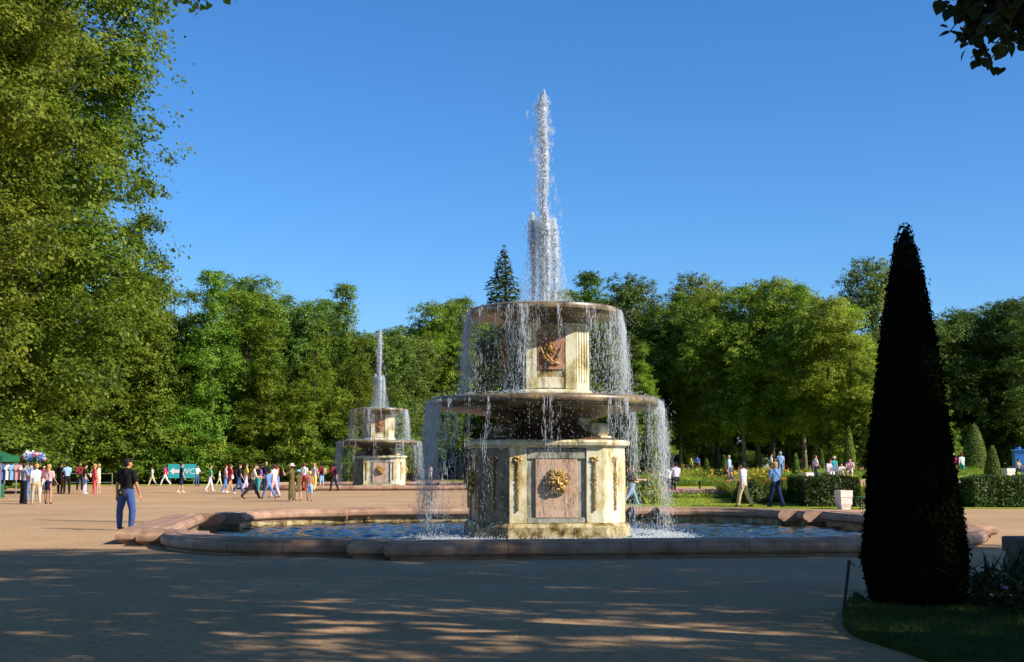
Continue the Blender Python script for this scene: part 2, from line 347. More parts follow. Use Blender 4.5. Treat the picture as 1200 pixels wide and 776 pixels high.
def garland(parent, L, wd=.05):
    m = MB(); r_ = random.Random(int(L * 100))
    for s in (-1, 1):
        m.tube([(s * .015, -.02, L), (s * .07, -.03, L + .02), (s * .085, -.03, L - .05), (s * .04, -.03, L - .09)], [.016, .02, .02, .012], 6)
    m.ball((0, -.03, L - .01), .03, 8)
    n = int(L / .035)
    for k in range(n):
        z = L - .05 - (L - .06) * k / n; f = k / n
        ww = wd * (.35 + .75 * math.sin(math.pi * min(f * 1.05, 1)) ** .7) * (1 - .25 * f)
        for j in range(2): m.ball((r_.uniform(-1, 1) * ww * .6, -.025 - r_.random() * .02, z + r_.uniform(-.01, .01)), r_.uniform(.016, .026), 6)
    return m.build('garland', GOLD, parent, smooth=True)

fountain = empty('fountain', (CX, CY, 0), PHI)
tag(fountain, 'near two-tiered stone fountain with gilded lion mask, cream pedestal and broad pink granite basin', 'fountain', 'two tiered stone fountains')
def straight(y0):
    return lambda t, a: (t, -(y0 - a))
k_ = BS + BW; r_out = BR - 2 * BT - k_
for side in range(4):
    stones = []
    for i in range(4): stones.append(coping(fountain, straight(BR), -BS + i * BS / 2, -BS + (i + 1) * BS / 2, 1, i == 0, i == 3))
    stones.append(coping(fountain, straight(BR - BT), -BS - BW, -BS + .2, 1, True, False, .004)); stones.append(coping(fountain, straight(BR - BT), BS - .2, BS + BW, 1, False, True, .004))
    arc = lambda t, a: (k_ + (r_out - a) * math.cos(t), -k_ + (r_out - a) * math.sin(t))
    ex = .2 / r_out
    for i in range(5):
        stones.append(coping(fountain, arc, -math.pi / 2 + i * math.pi / 10 - (ex if i == 0 else 0), -math.pi / 2 + (i + 1) * math.pi / 10 + (ex if i == 4 else 0), 4, drop=.008, unit=r_out))
    for o in stones: place(o, side)
    # inner basin wall under the coping
    iw = MB(); inn = plan(.84); n = len(inn) // 4; seg = inn[-1:] + inn[:n]
    seg = inn[:n] + [inn[n]]
    for q in range(len(seg) - 1):
        (x0, y0), (x1, y1) = seg[q], seg[q + 1]
        iw.add([(x0, y0, -.6), (x1, y1, -.6), (x1, y1, .03), (x0, y0, .03)], [(0, 1, 2, 3)])
    place(iw.build('basin_wall', WETCREAM, fountain), side)
fl = flat_poly('basin_floor', [plan(.84)], -.6, DARKSTONE); fl.parent = fountain
# lower pedestal
a1, A1 = 2.2, 1.75
MB().loft([octo(a1, A1, .11, -.62), octo(a1, A1, .11, .17), octo(a1, A1, .09, .20), octo(a1, A1, .05, .24), octo(a1, A1, .03, .26)]).build('plinth', WETCREAM, fountain)
MB().loft([octo(a1, A1, -.07, .255), octo(a1, A1, -.07, 2.02)]).build('pedestal_core', GREYMARBLE, fountain)
for s in range(4):
    for sgn in (-1, 1):
        m = MB(); m.box((sgn * (a1 / 2 - .20), -A1 + .05, 1.14), (.40, .11, 1.75))
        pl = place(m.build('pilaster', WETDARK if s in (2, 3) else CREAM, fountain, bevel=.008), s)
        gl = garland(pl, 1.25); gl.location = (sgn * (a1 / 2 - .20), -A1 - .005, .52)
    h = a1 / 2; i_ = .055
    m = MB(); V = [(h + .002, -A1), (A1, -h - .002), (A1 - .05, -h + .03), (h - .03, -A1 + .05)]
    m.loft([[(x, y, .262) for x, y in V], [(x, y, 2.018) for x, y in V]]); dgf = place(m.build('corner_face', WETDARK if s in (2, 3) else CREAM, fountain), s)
    gl = garland(dgf, 1.25, .045); gl.location = ((h + A1) / 2 + .004, -(h + A1) / 2 - .004, .52); gl.rotation_euler = (0, 0, R(45))
    m = MB(); m.box((0, -A1 + .055, 1.06), (.98, .10, 1.34)); pn = place(m.build('panel', PANEL, fountain, bevel=.012), s)
    lm = lion_mask(pn); lm.location = (0, -A1 + .02, 1.2)
    for zc, hz in ((1.86, .22), (.33, .12)):
        m = MB(); m.box((0, -A1 + .05, zc), (1.36, .06, hz)); place(m.build('rail', GREYMARBLE, fountain, bevel=.006), s)
MB().loft([octo(a1, A1, .02, 2.0), octo(a1, A1, .05, 2.04), octo(a1, A1, .11, 2.06), octo(a1, A1, .13, 2.13), octo(a1, A1, .10, 2.17), octo(a1, A1, .0, 2.19)]).build('cornice', CREAM, fountain)
# concave neck that carries the lower bowl
def octs(f, z): return [(x * f, y * f, zz) for x, y, zz in octo(a1, A1, 0, z)]
MB().loft([octs(.96, 2.185), octs(.90, 2.24), octs(.76, 2.32), octs(.64, 2.44), octs(.57, 2.58), octs(.56, 2.70), octs(.62, 2.80), octs(.74, 2.90)]).build('neck', DARKSTONE, fountain, smooth=True)
for s in range(4):
    m = MB(); path = [(.86, 2.86), (1.0, 2.78), (1.06, 2.62), (1.16, 2.45), (1.34, 2.34), (1.55, 2.36), (1.66, 2.44)]
    wd = [.10, .12, .13, .14, .15, .14, .10]; up = []; lo = []
    for i, (r, z) in enumerate(path):
        p0 = path[max(i - 1, 0)]; p1 = path[min(i + 1, len(path) - 1)]; dx, dz = p1[0] - p0[0], p1[1] - p0[1]; l = math.hypot(dx, dz)
        up.append((r - dz / l * wd[i], z + dx / l * wd[i])); lo.append((r + dz / l * wd[i], z - dx / l * wd[i]))
    poly = lo + up[::-1]; m.loft([[(r, -.19, z) for r, z in poly], [(r, .19, z) for r, z in poly]])
    for yy in (-.2, .2):
        sp = [(1.60 + (.17 - .011 * i) * math.cos(i * .75), yy, 2.43 + (.17 - .011 * i) * math.sin(i * .75)) for i in range(14)]
        m.tube(sp, [.028] * 10 + [.024] * 4, 6)
    rm = Matrix.Rotation(math.pi / 2, 3, 'X'); V0 = len(m.v); m.lathe([(.03, -.215), (.16, -.215), (.175, -.19), (.175, .19), (.16, .215), (.03, .215)], 18, cap=True)
    m.v[V0:] = [(p[0] + 1.60, p[2], p[1] + 2.43) for p in m.v[V0:]]
    m.box((1.62, 0, 2.235), (.34, .44, .10))
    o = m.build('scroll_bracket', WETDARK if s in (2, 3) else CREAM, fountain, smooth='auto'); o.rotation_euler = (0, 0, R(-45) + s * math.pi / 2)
    m = MB(); m.ball((0, 0, 0), (.11, .09, .13), 10); m.ball((0, -.07, -.02), (.04, .05, .05), 8)
    for k in range(9): a = math.pi * k / 8; m.ball((.13 * math.cos(a), 0, .12 * math.sin(a)), .045, 6)
    for sg in (-1, 1): m.ball((sg * .2, .02, -.12), (.12, .04, .05), 8)
    o = m.build('gilded_head', TARN, fountain, smooth=True); o.location = [(0, -1.03, 2.62), (1.03, 0, 2.62), (0, 1.03, 2.62), (-1.03, 0, 2.62)][s]; o.rotation_euler = (0, 0, s * math.pi / 2)
LB = [(.05, 3.06), (1.2, 3.06), (2.45, 3.12), (2.56, 3.19), (2.66, 3.225), (2.76, 3.22), (2.81, 3.18), (2.83, 3.12), (2.815, 3.06), (2.77, 3.015), (2.70, 2.995), (2.68, 2.96), (2.62, 2.945), (2.1, 2.885), (1.5, 2.80), (1.15, 2.70), (1.0, 2.62)]
def bowl(prof, name):
    m = MB(); m.lathe(prof, 80); n = 80
    o = m.build(name, BOWL, fountain, smooth='auto'); return o
bowl(LB, 'bowl')
a2, A2 = 1.20, 1.0
MB().loft([octo(a2, A2, .07, 3.02), octo(a2, A2, .07, 3.34), octo(a2, A2, .05, 3.37), octo(a2, A2, .0, 3.40)]).build('plinth', CREAM, fountain)
MB().loft([octo(a2, A2, -.05, 3.39), octo(a2, A2, -.05, 5.02)]).build('pedestal_core', WETCREAM, fountain)
for s in range(4):
    for sgn in (-1, 1):
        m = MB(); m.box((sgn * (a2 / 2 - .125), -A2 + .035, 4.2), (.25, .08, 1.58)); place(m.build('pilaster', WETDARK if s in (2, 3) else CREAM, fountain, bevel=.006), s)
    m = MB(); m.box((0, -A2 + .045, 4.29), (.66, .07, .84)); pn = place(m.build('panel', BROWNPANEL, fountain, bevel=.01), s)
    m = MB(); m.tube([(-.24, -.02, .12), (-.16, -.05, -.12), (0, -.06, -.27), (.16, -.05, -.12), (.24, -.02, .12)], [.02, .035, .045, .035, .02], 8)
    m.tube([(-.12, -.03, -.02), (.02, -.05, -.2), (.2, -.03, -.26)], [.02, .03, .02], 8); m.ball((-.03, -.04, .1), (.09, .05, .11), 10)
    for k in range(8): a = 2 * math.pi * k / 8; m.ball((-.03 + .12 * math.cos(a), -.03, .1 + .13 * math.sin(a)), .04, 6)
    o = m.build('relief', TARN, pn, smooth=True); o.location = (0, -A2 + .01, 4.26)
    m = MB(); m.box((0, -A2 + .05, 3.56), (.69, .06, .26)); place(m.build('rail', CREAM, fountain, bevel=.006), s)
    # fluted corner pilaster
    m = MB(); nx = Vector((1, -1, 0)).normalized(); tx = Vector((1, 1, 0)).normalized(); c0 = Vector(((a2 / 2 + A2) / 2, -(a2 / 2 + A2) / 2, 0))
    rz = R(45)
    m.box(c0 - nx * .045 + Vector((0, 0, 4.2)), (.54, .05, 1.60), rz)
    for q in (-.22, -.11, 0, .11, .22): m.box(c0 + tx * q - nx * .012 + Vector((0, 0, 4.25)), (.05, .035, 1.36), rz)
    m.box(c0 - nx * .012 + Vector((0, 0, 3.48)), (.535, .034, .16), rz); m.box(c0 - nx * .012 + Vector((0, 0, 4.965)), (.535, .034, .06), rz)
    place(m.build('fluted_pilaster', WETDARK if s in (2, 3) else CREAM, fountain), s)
MB().loft([octo(a2, A2, .0, 4.98), octo(a2, A2, .06, 5.0), octo(a2, A2, .07, 5.05), octo(a2, A2, .14, 5.10), octo(a2, A2, .2, 5.13), octo(a2, A2, .2, 5.16)]).build('cornice', BOWL, fountain)
UB = [(.05, 5.28), (1.0, 5.30), (1.6, 5.34), (1.70, 5.40), (1.78, 5.415), (1.84, 5.39), (1.862, 5.33), (1.85, 5.27), (1.80, 5.235), (1.74, 5.225), (1.72, 5.19), (1.4, 5.14), (1.2, 5.12)]
bowl(UB, 'bowl')
m = MB(); rr_ = random.Random(5)
for k in range(26):
    a = rr_.uniform(0, 6.28); q = rr_.uniform(0, .42); m.ball((q * math.cos(a), q * math.sin(a), 5.33 + .2 * (1 - q / .5)), (rr_.uniform(.06, .12), rr_.uniform(.06, .12), rr_.uniform(.05, .1)), 7)
m.build('rock_crown', BOWL, fountain, smooth=True)
far_f = copy_tree(fountain); far_f.location = (FX, FY, 0)
tag(far_f, 'distant two-tiered stone fountain standing before the wood, crowd of visitors beside it', 'fountain')

def inside(x, y, poly):
    c = False; j = len(poly) - 1
    for i in range(len(poly)):
        if (poly[i][1] > y) != (poly[j][1] > y) and x < (poly[j][0] - poly[i][0]) * (y - poly[i][1]) / (poly[j][1] - poly[i][1]) + poly[i][0]: c = not c
        j = i
    return c
def wavy_water():
    st = .10; n = int(2 * 8.9 / st) + 1; g_ = np.linspace(-8.9, 8.9, n); X, Y = np.meshgrid(g_, g_); Z = np.zeros_like(X); rr = np.hypot(X, Y)
    for k in range(34):
        lam = .32 + 1.1 * rng.random() ** 1.6; a = rng.uniform(0, 6.28); ph = rng.uniform(0, 6.28); kk = 2 * math.pi / lam
        Z += .036 / kk * np.sin(kk * (X * math.cos(a) + Y * math.sin(a)) + ph + .6 * np.sin(.7 * X + k) + .6 * np.sin(.8 * Y - k))
    for k in range(26):                                     # rings running out from the falling drops
        a = rng.uniform(0, 6.28); r0 = rng.uniform(2.6, 3.6); d = np.hypot(X - r0 * math.cos(a), Y - r0 * math.sin(a)); lam = rng.uniform(.35, .7); Z += .05 * lam / 6.28 * np.sin(6.28 * d / lam + k) * np.exp(-d / 3.0)
    poly = plan(.62); ins = np.array([[inside(x, y, poly) for x in g_] for y in g_]); idx = np.arange(n * n).reshape(n, n)
    ok = ins[:-1, :-1] & ins[1:, :-1] & ins[:-1, 1:] & ins[1:, 1:]
    Fq = np.stack([idx[:-1, :-1][ok], idx[:-1, 1:][ok], idx[1:, 1:][ok], idx[1:, :-1][ok]], 1)
    return link('pool_water', np_mesh('pool_water', np.stack([X, Y, Z - .12], -1).reshape(-1, 3), Fq, POOL, smooth=True))
wsurf = wavy_water(); wsurf.location = (CX, CY, 0); wsurf.rotation_euler = (0, 0, PHI); tag(wsurf, kind='structure')
w2 = wsurf.copy(); col.objects.link(w2); w2.location = (FX, FY, 0)
for nm, prof_r, z in (('bowl_water', 2.5, 3.165), ('bowl_water', 1.66, 5.37)):
    for base in (fountain, far_f):
        m = MB(); m.lathe([(.02, z), (prof_r, z)], 48); o = m.build(nm, POOL); o.location = base.location; tag(o, kind='structure')

# ------------------------------------------------------------------ flying water, built drop by drop
OV = np.array([(1, 0, 0), (-.5, .866, 0), (-.5, -.866, 0), (0, 0, 1), (0, 0, -1)], float)
OF = np.array([(0, 1, 3), (1, 2, 3), (2, 0, 3), (1, 0, 4), (2, 1, 4), (0, 2, 4)])
def drops_mesh(name, P, W, Ln, tilt=0.12, mat=None):
    n = len(P); P = np.asarray(P); W = np.asarray(W); Ln = np.asarray(Ln)
    ax = np.c_[rng.normal(0, tilt, (n, 2)) / (1 + 14 * Ln[:, None]), np.ones(n)]; ax /= np.linalg.norm(ax, axis=1)[:, None]
    u = np.cross(ax, rng.normal(size=(n, 3))); u /= np.linalg.norm(u, axis=1)[:, None]; v = np.cross(ax, u)
    V = P[:, None, :] + OV[None, :, 0:1] * (u * W[:, None])[:, None, :] + OV[None, :, 1:2] * (v * W[:, None])[:, None, :] + OV[None, :, 2:3] * (ax * Ln[:, None])[:, None, :]
    Fc = (OF[None] + 5 * np.arange(n)[:, None, None]).reshape(-1, 3)
    return np_mesh(name, V.reshape(-1, 3), Fc, mat or SPRAY, smooth=True)
def jet():
    P = []; W = []; Ln = []
    def col_(x, y, z0, z1, n, r0, r1, w0, w1, l):
        t = rng.random(n) ** .8; z = z0 + (z1 - z0) * t; wob = .035 * np.sin(z * 2.3) * t
        rr = (r0 + (r1 - r0) * t) * np.abs(rng.normal(0, .6, n)); a = rng.uniform(0, 6.28, n)
        cap = np.clip((z1 - z) / .35, 0, 1) ** .5
        P.append(np.c_[x + wob + rr * cap * np.cos(a), y + rr * cap * np.sin(a), z]); W.append(rng.uniform(w0, w1, n)); Ln.append(rng.uniform(.4, 1, n) * l)
    col_(0, 0, 5.45, 10.95, 7000, .05, .13, .004, .013, .08)
    for q in range(4):
        a = q * math.pi / 2 + .12; col_(.28 * math.cos(a), .28 * math.sin(a), 5.45, 7.72 + .05 * q, 2400, .04, .16, .004, .012, .06)
    n = 3600; z = 5.6 + 5.1 * rng.random(n); f = (10.9 - z) / 5.4          # water tumbling back down beside the column
    P.append(np.c_[-.06 - .16 * f * rng.random(n) + rng.normal(0, .05 + .10 * f, n), rng.normal(0, .08 + .08 * f, n), z]); W.append(rng.uniform(.003, .008, n)); Ln.append(rng.uniform(.006, .03, n))
    for i in range(120):
        z0 = rng.uniform(7.0, 10.75); sg = -1 if rng.random() < .75 else 1; x0 = sg * abs(rng.normal(.13, .10)); y0 = rng.normal(0, .10); n = int(rng.integers(10, 50))
        P.append(np.c_[x0 + rng.normal(0, .025, n), y0 + rng.normal(0, .025, n), z0 + rng.normal(0, .06, n)]); W.append(rng.uniform(.004, .010, n)); Ln.append(rng.uniform(.006, .02, n))
    n = 8500; z = 5.42 + 2.25 * rng.random(n) ** 1.5; sp = .16 + .26 * np.clip((7.7 - z) / 2.3, 0, 1); a = rng.uniform(0, 6.28, n); r = sp * np.sqrt(rng.random(n)) * 1.75
    P.append(np.c_[r * np.cos(a), r * np.sin(a), z]); W.append(rng.uniform(.002, .006, n)); Ln.append(rng.uniform(.008, .05, n))
    n = 3200; a = rng.uniform(0, 6.28, n); r = rng.uniform(.2, 1.7, n); P.append(np.c_[r * np.cos(a), r * np.sin(a), 5.4 + np.abs(rng.normal(0, .07, n)) * np.clip(1.9 - r, .25, 1.2)]); W.append(rng.uniform(.004, .013, n)); Ln.append(rng.uniform(.006, .02, n))
    return drops_mesh('water_jet', np.concatenate(P), np.concatenate(W), np.concatenate(Ln), mat=SPRAYJET)
def curtain(Rb, z0, z1, strands, per, name, seed, fade):
    P = []; W = []; Ln = []; lumps = np.concatenate([rng.normal(-.1, .35, 6), rng.normal(3.2, .4, 6), rng.normal(1.6, .5, 3), rng.uniform(0, 6.28, 4)])
    for s in range(strands):
        a = rng.uniform(0, 6.28) if rng.random() < .3 else lumps[int(rng.integers(0, len(lumps)))] + rng.normal(0, .09)
        big = rng.random() ** 2.2; v0 = .12 + .25 * rng.random(); n = int(per * (.25 + 1.6 * big))
        end = z1 if rng.random() > fade else z0 - (z0 - z1) * rng.uniform(.3, .9)
        t = rng.random(n) ** 1.15; z = z0 - (z0 - end) * t; tt = np.sqrt(np.maximum(2 * (z0 - z) / 9.8, 0))
        wob = .022 * np.sin(z * rng.uniform(3, 8) + s)
        j = (.012 + .05 * t) * (1 + .8 * big)
        aa = a + (rng.normal(0, 1, n) * j + wob) / Rb; r = Rb + v0 * tt + rng.normal(0, 1, n) * j
        ln = rng.uniform(.010, .075, n) * np.where(rng.random(n) < .4, .25, 1); lg = (rng.random(n) < .16 * (1 - t)) & (z < z0 - .1); ln = np.where(lg, rng.uniform(.12, .32, n), ln)
        P.append(np.c_[r * np.cos(aa), r * np.sin(aa), np.minimum(z, z0 - ln * .8)]); W.append(rng.uniform(.002, .0052, n) * (.7 + .8 * big)); Ln.append(ln)
    n = 6000; a = rng.uniform(0, 6.28, n); z = rng.uniform(z1, z0, n); r = Rb + rng.normal(.1, .13, n); P.append(np.c_[r * np.cos(a), r * np.sin(a), z]); W.append(rng.uniform(.002, .005, n)); Ln.append(rng.uniform(.004, .03, n))
    n = 2500; a = rng.uniform(0, 6.28, n); r = Rb + rng.normal(.15, .3, n); P.append(np.c_[r * np.cos(a), r * np.sin(a), z1 + np.abs(rng.normal(0, .07, n))]); W.append(rng.uniform(.004, .014, n)); Ln.append(rng.uniform(.004, .03, n))
    return drops_mesh(name, np.concatenate(P), np.concatenate(W), np.concatenate(Ln), .1)
def foam():
    P = []; n = 7000; a = rng.uniform(0, 6.28, n); r = 2.95 + rng.normal(0, .42, n)
    z = -.115 + np.abs(rng.normal(0, .05, n)) * np.exp(-((r - 2.95) / .5) ** 2)
    P.append(np.c_[r * np.cos(a), r * np.sin(a), z])
    n2 = 4000; a = rng.uniform(0, 6.28, n2); r = rng.uniform(1.9, 3.6, n2); P.append(np.c_[r * np.cos(a), r * np.sin(a), -.115 + np.abs(rng.normal(0, .02, n2))])
    P = np.concatenate(P); n = len(P)
    return drops_mesh('foam', P, rng.uniform(.006, .03, n), rng.uniform(.004, .018, n), .1)
def core_mesh():
    m = MB()
    for x, y, z0, z1, r0, r1 in [(0, 0, 5.4, 10.86, .034, .085)] + [(.28 * math.cos(q * math.pi / 2 + .12), .28 * math.sin(q * math.pi / 2 + .12), 5.4, 7.66 + 0.05 * q, .030, .085) for q in range(4)]:
        n = int((z1 - z0) / .045); pts = []; rad = []
        for i in range(n + 1):
            t = i / n; pts.append((x + .03 * math.sin(z0 + 2.3 * t * (z1 - z0)) * t + random.gauss(0, .007), y + random.gauss(0, .007), z0 + (z1 - z0) * t)); rad.append((r0 + (r1 - r0) * t) * random.uniform(.7, 1.25) * min(1, ((1 - t) * (z1 - z0) / .3 + .05) ** .5))
        m.tube(pts, rad, 7)
    me = bpy.data.meshes.new('jet_core'); me.from_pydata([tuple(v) for v in m.v], [], m.f); me.materials.append(SPRAYCORE); me.polygons.foreach_set('use_smooth', [True] * len(me.polygons)); me.update(); return me
cm_ = core_mesh()
jm, c1, c2, fm = jet(), curtain(1.86, 5.36, 3.2, 120, 145, 'falling_water', 1, .15), curtain(2.83, 3.15, -.1, 150, 140, 'falling_water', 2, .45), foam()
for base, word in ((fountain, 'near'), (far_f, 'distant')):
    for nm, me, lb in (('water_jet', jm, 'tall white water jet spouting from the top bowl of the %s fountain'), ('falling_water', c1, 'strands of water falling from the top bowl of the %s fountain'),
                       ('falling_water', c2, 'curtain of drops falling from the wide bowl of the %s fountain'), ('foam', fm, 'white splash and foam ringing the pedestal of the %s fountain')):
        o = link(nm, me); o.location = base.location; o.rotation_euler = (0, 0, PHI); tag(o, lb % word, 'water', kind='stuff')
        if nm == 'water_jet': link('jet_core', cm_, o)

# ------------------------------------------------------------------ garden ground on the right, wood floor, lawns
def sheet(name, x0, x1, y0, y1, nx, ny, mat, lift, skew=0.0):
    m = MB(); V = []; fs = []
    for j in range(ny + 1):
        for i in range(nx + 1):
            y = y0 + (y1 - y0) * j / ny; x = x0 + (x1 - x0) * i / nx + skew * (y - y0); V.append((x, y, gh(x, y) + lift))
    for j in range(ny):
        for i in range(nx):
            a = j * (nx + 1) + i; fs.append((a, a + 1, a + nx + 2, a + nx + 1))
    return m.add(V, fs).build(name, mat, smooth=True)
tag(sheet('garden_ground', 4, 90, 48.4, 190, 60, 70, LAWN, .012), kind='structure')
tag(sheet('path', 5, 60, 63.5, 69.5, 50, 8, PINKPATH, .022), kind='structure')
tag(sheet('path', 12, 60, 70.5, 82.5, 40, 10, PINKPATH, .020), kind='structure')
tag(flat_poly('wood_floor', [[(-200, 106), (-30, 106), (-14, 112), (-6, 150), (30, 190), (200, 190), (200, 400), (-200, 400)]], .006, WOODFLOOR), kind='structure')
tag(flat_poly('lawn', [[(-60, 99), (-28, 101), (-22, 104), (-15, 110), (-14, 112), (-30, 106), (-60, 106)]], .01, LAWN), kind='structure')
tag(flat_poly('lawn', [[(-7, 126), (4, 121), (8, 118), (8, 150), (-5, 150)]], .012, LAWN), kind='structure')
def blades(name, pts, h0, h1, wd, mat, lean=.35):
    n = len(pts); pts = np.asarray(pts); h = rng.uniform(h0, h1, n); a = rng.uniform(0, 6.28, n)
    d = np.c_[np.cos(a), np.sin(a), np.zeros(n)] * wd; tip = np.c_[rng.normal(0, lean, (n, 2)) * h[:, None], h]
    V = np.stack([pts - d, pts + d, pts + tip], 1).reshape(-1, 3)
    return np_mesh(name, V, np.arange(3 * n).reshape(-1, 3), mat)

# ------------------------------------------------------------------ leaves and trees
def leaf_quads(C, Nn, S, asp=.62, fold=.12):
    n = len(C); Nn = Nn / np.linalg.norm(Nn, axis=1)[:, None]
    u = np.cross(Nn, rng.normal(size=(n, 3))); u /= np.linalg.norm(u, axis=1)[:, None] + 1e-9; v = np.cross(Nn, u)
    S = S[:, None]
    V = np.stack([C - u * S * .5, C + v * S * asp * .5 + Nn * S * fold, C + u * S * .5, C - v * S * asp * .5 + Nn * S * fold], 1).reshape(-1, 3)
    return V, np.arange(4 * n).reshape(-1, 4)
def crown_mesh(name, H, Rr, zb, nblob, nleaf, size, mat, env, blob=(1.0, 2.0), flat=.7, lop=0.25, spray=1.0):
    """clumps of leaves spread through an uneven envelope; returns mesh and clump centres"""
    B = []; lob = [(rng.uniform(0, 6.28), rng.uniform(2, 4), rng.uniform(0, 6.28)) for _ in range(3)]
    while len(B) < nblob:
        t = rng.random(); z = zb + (H - zb) * t; a = rng.uniform(0, 6.28)
        e = env(t) * Rr * (1 + lop * math.sin(2 * a + lob[0][0] + 3 * t) * .6 + lop * math.sin(3 * a + lob[1][0] - 5 * t) * .5 + lop * .5 * math.sin(9 * t + lob[2][0]))
        if rng.random() > (env(t) + .25): continue
        q = (rng.random() ** .45); br = rng.uniform(*blob) * (.55 + .6 * env(t))
        r = max(e * q - br * .35, 0); B.append((r * math.cos(a), r * math.sin(a), min(z, H - br * flat), br))
    B = np.array(B); wgt = B[:, 3] ** 2; wgt /= wgt.sum(); ns = nleaf // 26; bi = rng.choice(len(B), ns, p=wgt)
    d = rng.normal(size=(ns, 3)); d[:, 2] = d[:, 2] + .3; d /= np.linalg.norm(d, axis=1)[:, None]
    rad = rng.random(ns) ** .38 * (1 + .16 * np.sin(d[:, 0] * 6 + bi) * np.sin(d[:, 1] * 5 + bi * 1.7))
    SC = B[bi, :3] + d * (B[bi, 3] * rad)[:, None] * np.array([1, 1, flat])                 # spray centres
    out = B[bi, :3].copy(); out[:, 2] = 0; out /= np.linalg.norm(out, axis=1)[:, None] + .3
    sd_ = d * .8 + out * .5; sd_[:, 2] -= .25; sd_ /= np.linalg.norm(sd_, axis=1)[:, None]
    k = rng.integers(0, ns, nleaf); ss = (.18 + .22 * rng.random(ns)) * spray
    L_ = rng.random(nleaf) * 1.5 - .75
    C = SC[k] + sd_[k] * (L_ * ss[k] * 1.25)[:, None] + rng.normal(0, 1, (nleaf, 3)) * (ss[k] * .62)[:, None] * np.array([1, 1, .6])
    C[:, 2] -= np.maximum(L_, 0) ** 2 * ss[k] * .5
    C[:, 2] = np.maximum(C[:, 2], .3)
    Nn = d[k] * .55 + out[k] * .3 + np.array([0, 0, .75]) + rng.normal(0, .45, (nleaf, 3))
    V, Fq = leaf_quads(C, Nn, size * rng.uniform(.6, 1.35, nleaf), .7)
    return np_mesh(name, V, Fq, mat), B
def trunk_mesh(name, H, B, r0, mat, nl=10, bend=0.0, top=.8):
    m = MB(); n = 9; pts = []; rad = []
    for i in range(n):
        t = i / (n - 1); pts.append((bend * t * t * H * .2 + .12 * math.sin(4 * t + H), .12 * math.cos(5 * t + H) - .12, H * top * t)); rad.append(r0 * (1.35 - .35 * min(t * 8, 1)) * (1 - .82 * t))
    m.tube(pts, rad, 9)
    order = rng.permutation(len(B))[:nl]
    for k in order:
        b = B[k]; zs = max(min(b[2] * .62, H * .6), H * .1); f = zs / (H * top); i = min(int(f * (n - 1)), n - 2); u = f * (n - 1) - i
        p0 = Vector(pts[i]).lerp(Vector(pts[i + 1]), u); rr = rad[i] * .5
        p3 = Vector(b[:3]); mid = p0.lerp(p3, .5) + Vector((0, 0, .25)); m.tube([p0, p0.lerp(mid, .5) + Vector((0, 0, .1)), mid, mid.lerp(p3, .6), p3], [rr, rr * .8, rr * .6, rr * .35, .02], 6)
    o = bpy.data.meshes.new(name); o.from_pydata([tuple(v) for v in m.v], [], m.f); o.materials.append(mat)
    o.polygons.foreach_set('use_smooth', [True] * len(o.polygons)); o.update(); return o
def env_round(t): return max(.25, math.sin(math.pi * (.12 + .80 * t)) ** .75)
def env_low(t): return max(.2, (1 - t) ** .45 * (.80 + .2 * math.sin(t * 6)))
def env_oval(t): return max(.22, math.sin(math.pi * (.22 + .72 * t)) ** .9)
def env_cone(t): return max(.05, (1 - t) ** .9)
PROTO = {}
def spruce_proto(key, H, Rr, n):
    t = 1 - np.sqrt(rng.random(n)) * .94; nb = 46; lev = np.round(t * nb) / nb; a = rng.integers(0, 9, n) * 6.283 / 9 + lev * 37 + rng.normal(0, .16, n)
    u = rng.random(n) ** .6; r = Rr * (1 - lev) ** .85 * u * (1 + .25 * np.sin(lev * 61 + a * 2)) + .05
    C = np.c_[r * np.cos(a), r * np.sin(a), H * lev - .22 * r + rng.normal(0, .10, n)]; Nn = np.c_[np.cos(a) * .4, np.sin(a) * .4, np.ones(n)] + rng.normal(0, .45, (n, 3))
    V, Fq = leaf_quads(C, Nn, .26 * rng.uniform(.6, 1.3, n), .5)
    PROTO[key] = (H, np_mesh('crown', V, Fq, SPRUCE), trunk_mesh('trunk', H, np.zeros((0, 4)), .25, BARK, 0, 0, .97))
def proto(key, H, Rr, zb, nb, nl, sz, leaf, bark, env, r0, **kw):
    tk = {k: kw.pop(k) for k in ('limbs', 'bend') if k in kw}
    cm, B = crown_mesh('crown', H, Rr, zb, nb, nl, sz, leaf, env, **kw)
    PROTO[key] = (H, cm, trunk_mesh('trunk', H, B, r0, bark, tk.get('limbs', 12), tk.get('bend', 0)))
def env_tall(t): return max(.3, (1 - t ** 3) ** .5 * (.62 + .38 * min(t * 5, 1)) * (.92 + .08 * math.sin(t * 17)))
proto('giant', 33, 8.4, 3.6, 360, 200000, .205, LINDEN, BARK, env_tall, .55, blob=(1.1, 2.3), flat=.5, lop=.13, limbs=30, spray=1.25)
proto('low', 18, 5.4, .6, 120, 62000, .175, LINDEN, BARK, env_low, .28, blob=(1.0, 1.9), flat=.6)
proto('low2', 18, 5.2, .7, 110, 58000, .175, MAPLE, BARK, env_low, .26, blob=(.9, 1.9), flat=.65)
proto('high', 18, 4.8, 4.2, 95, 54000, .175, MAPLE, PALEBARK, env_oval, .24, blob=(.9, 1.8), flat=.7)
proto('high2', 18, 4.9, 3.2, 95, 54000, .175, LINDEN, BARK, env_round, .24, blob=(.9, 1.8), flat=.65)
proto('deep', 18, 5.0, 1.0, 110, 50000, .19, DEEP, BARK, env_round, .26, blob=(1.0, 1.8), flat=.7)
spruce_proto('spruce', 20, 4.0, 26000)
proto('bush', 4.0, 2.6, .1, 40, 14000, .15, MAPLE, BARK, env_round, .06, blob=(.6, 1.0), flat=.7)
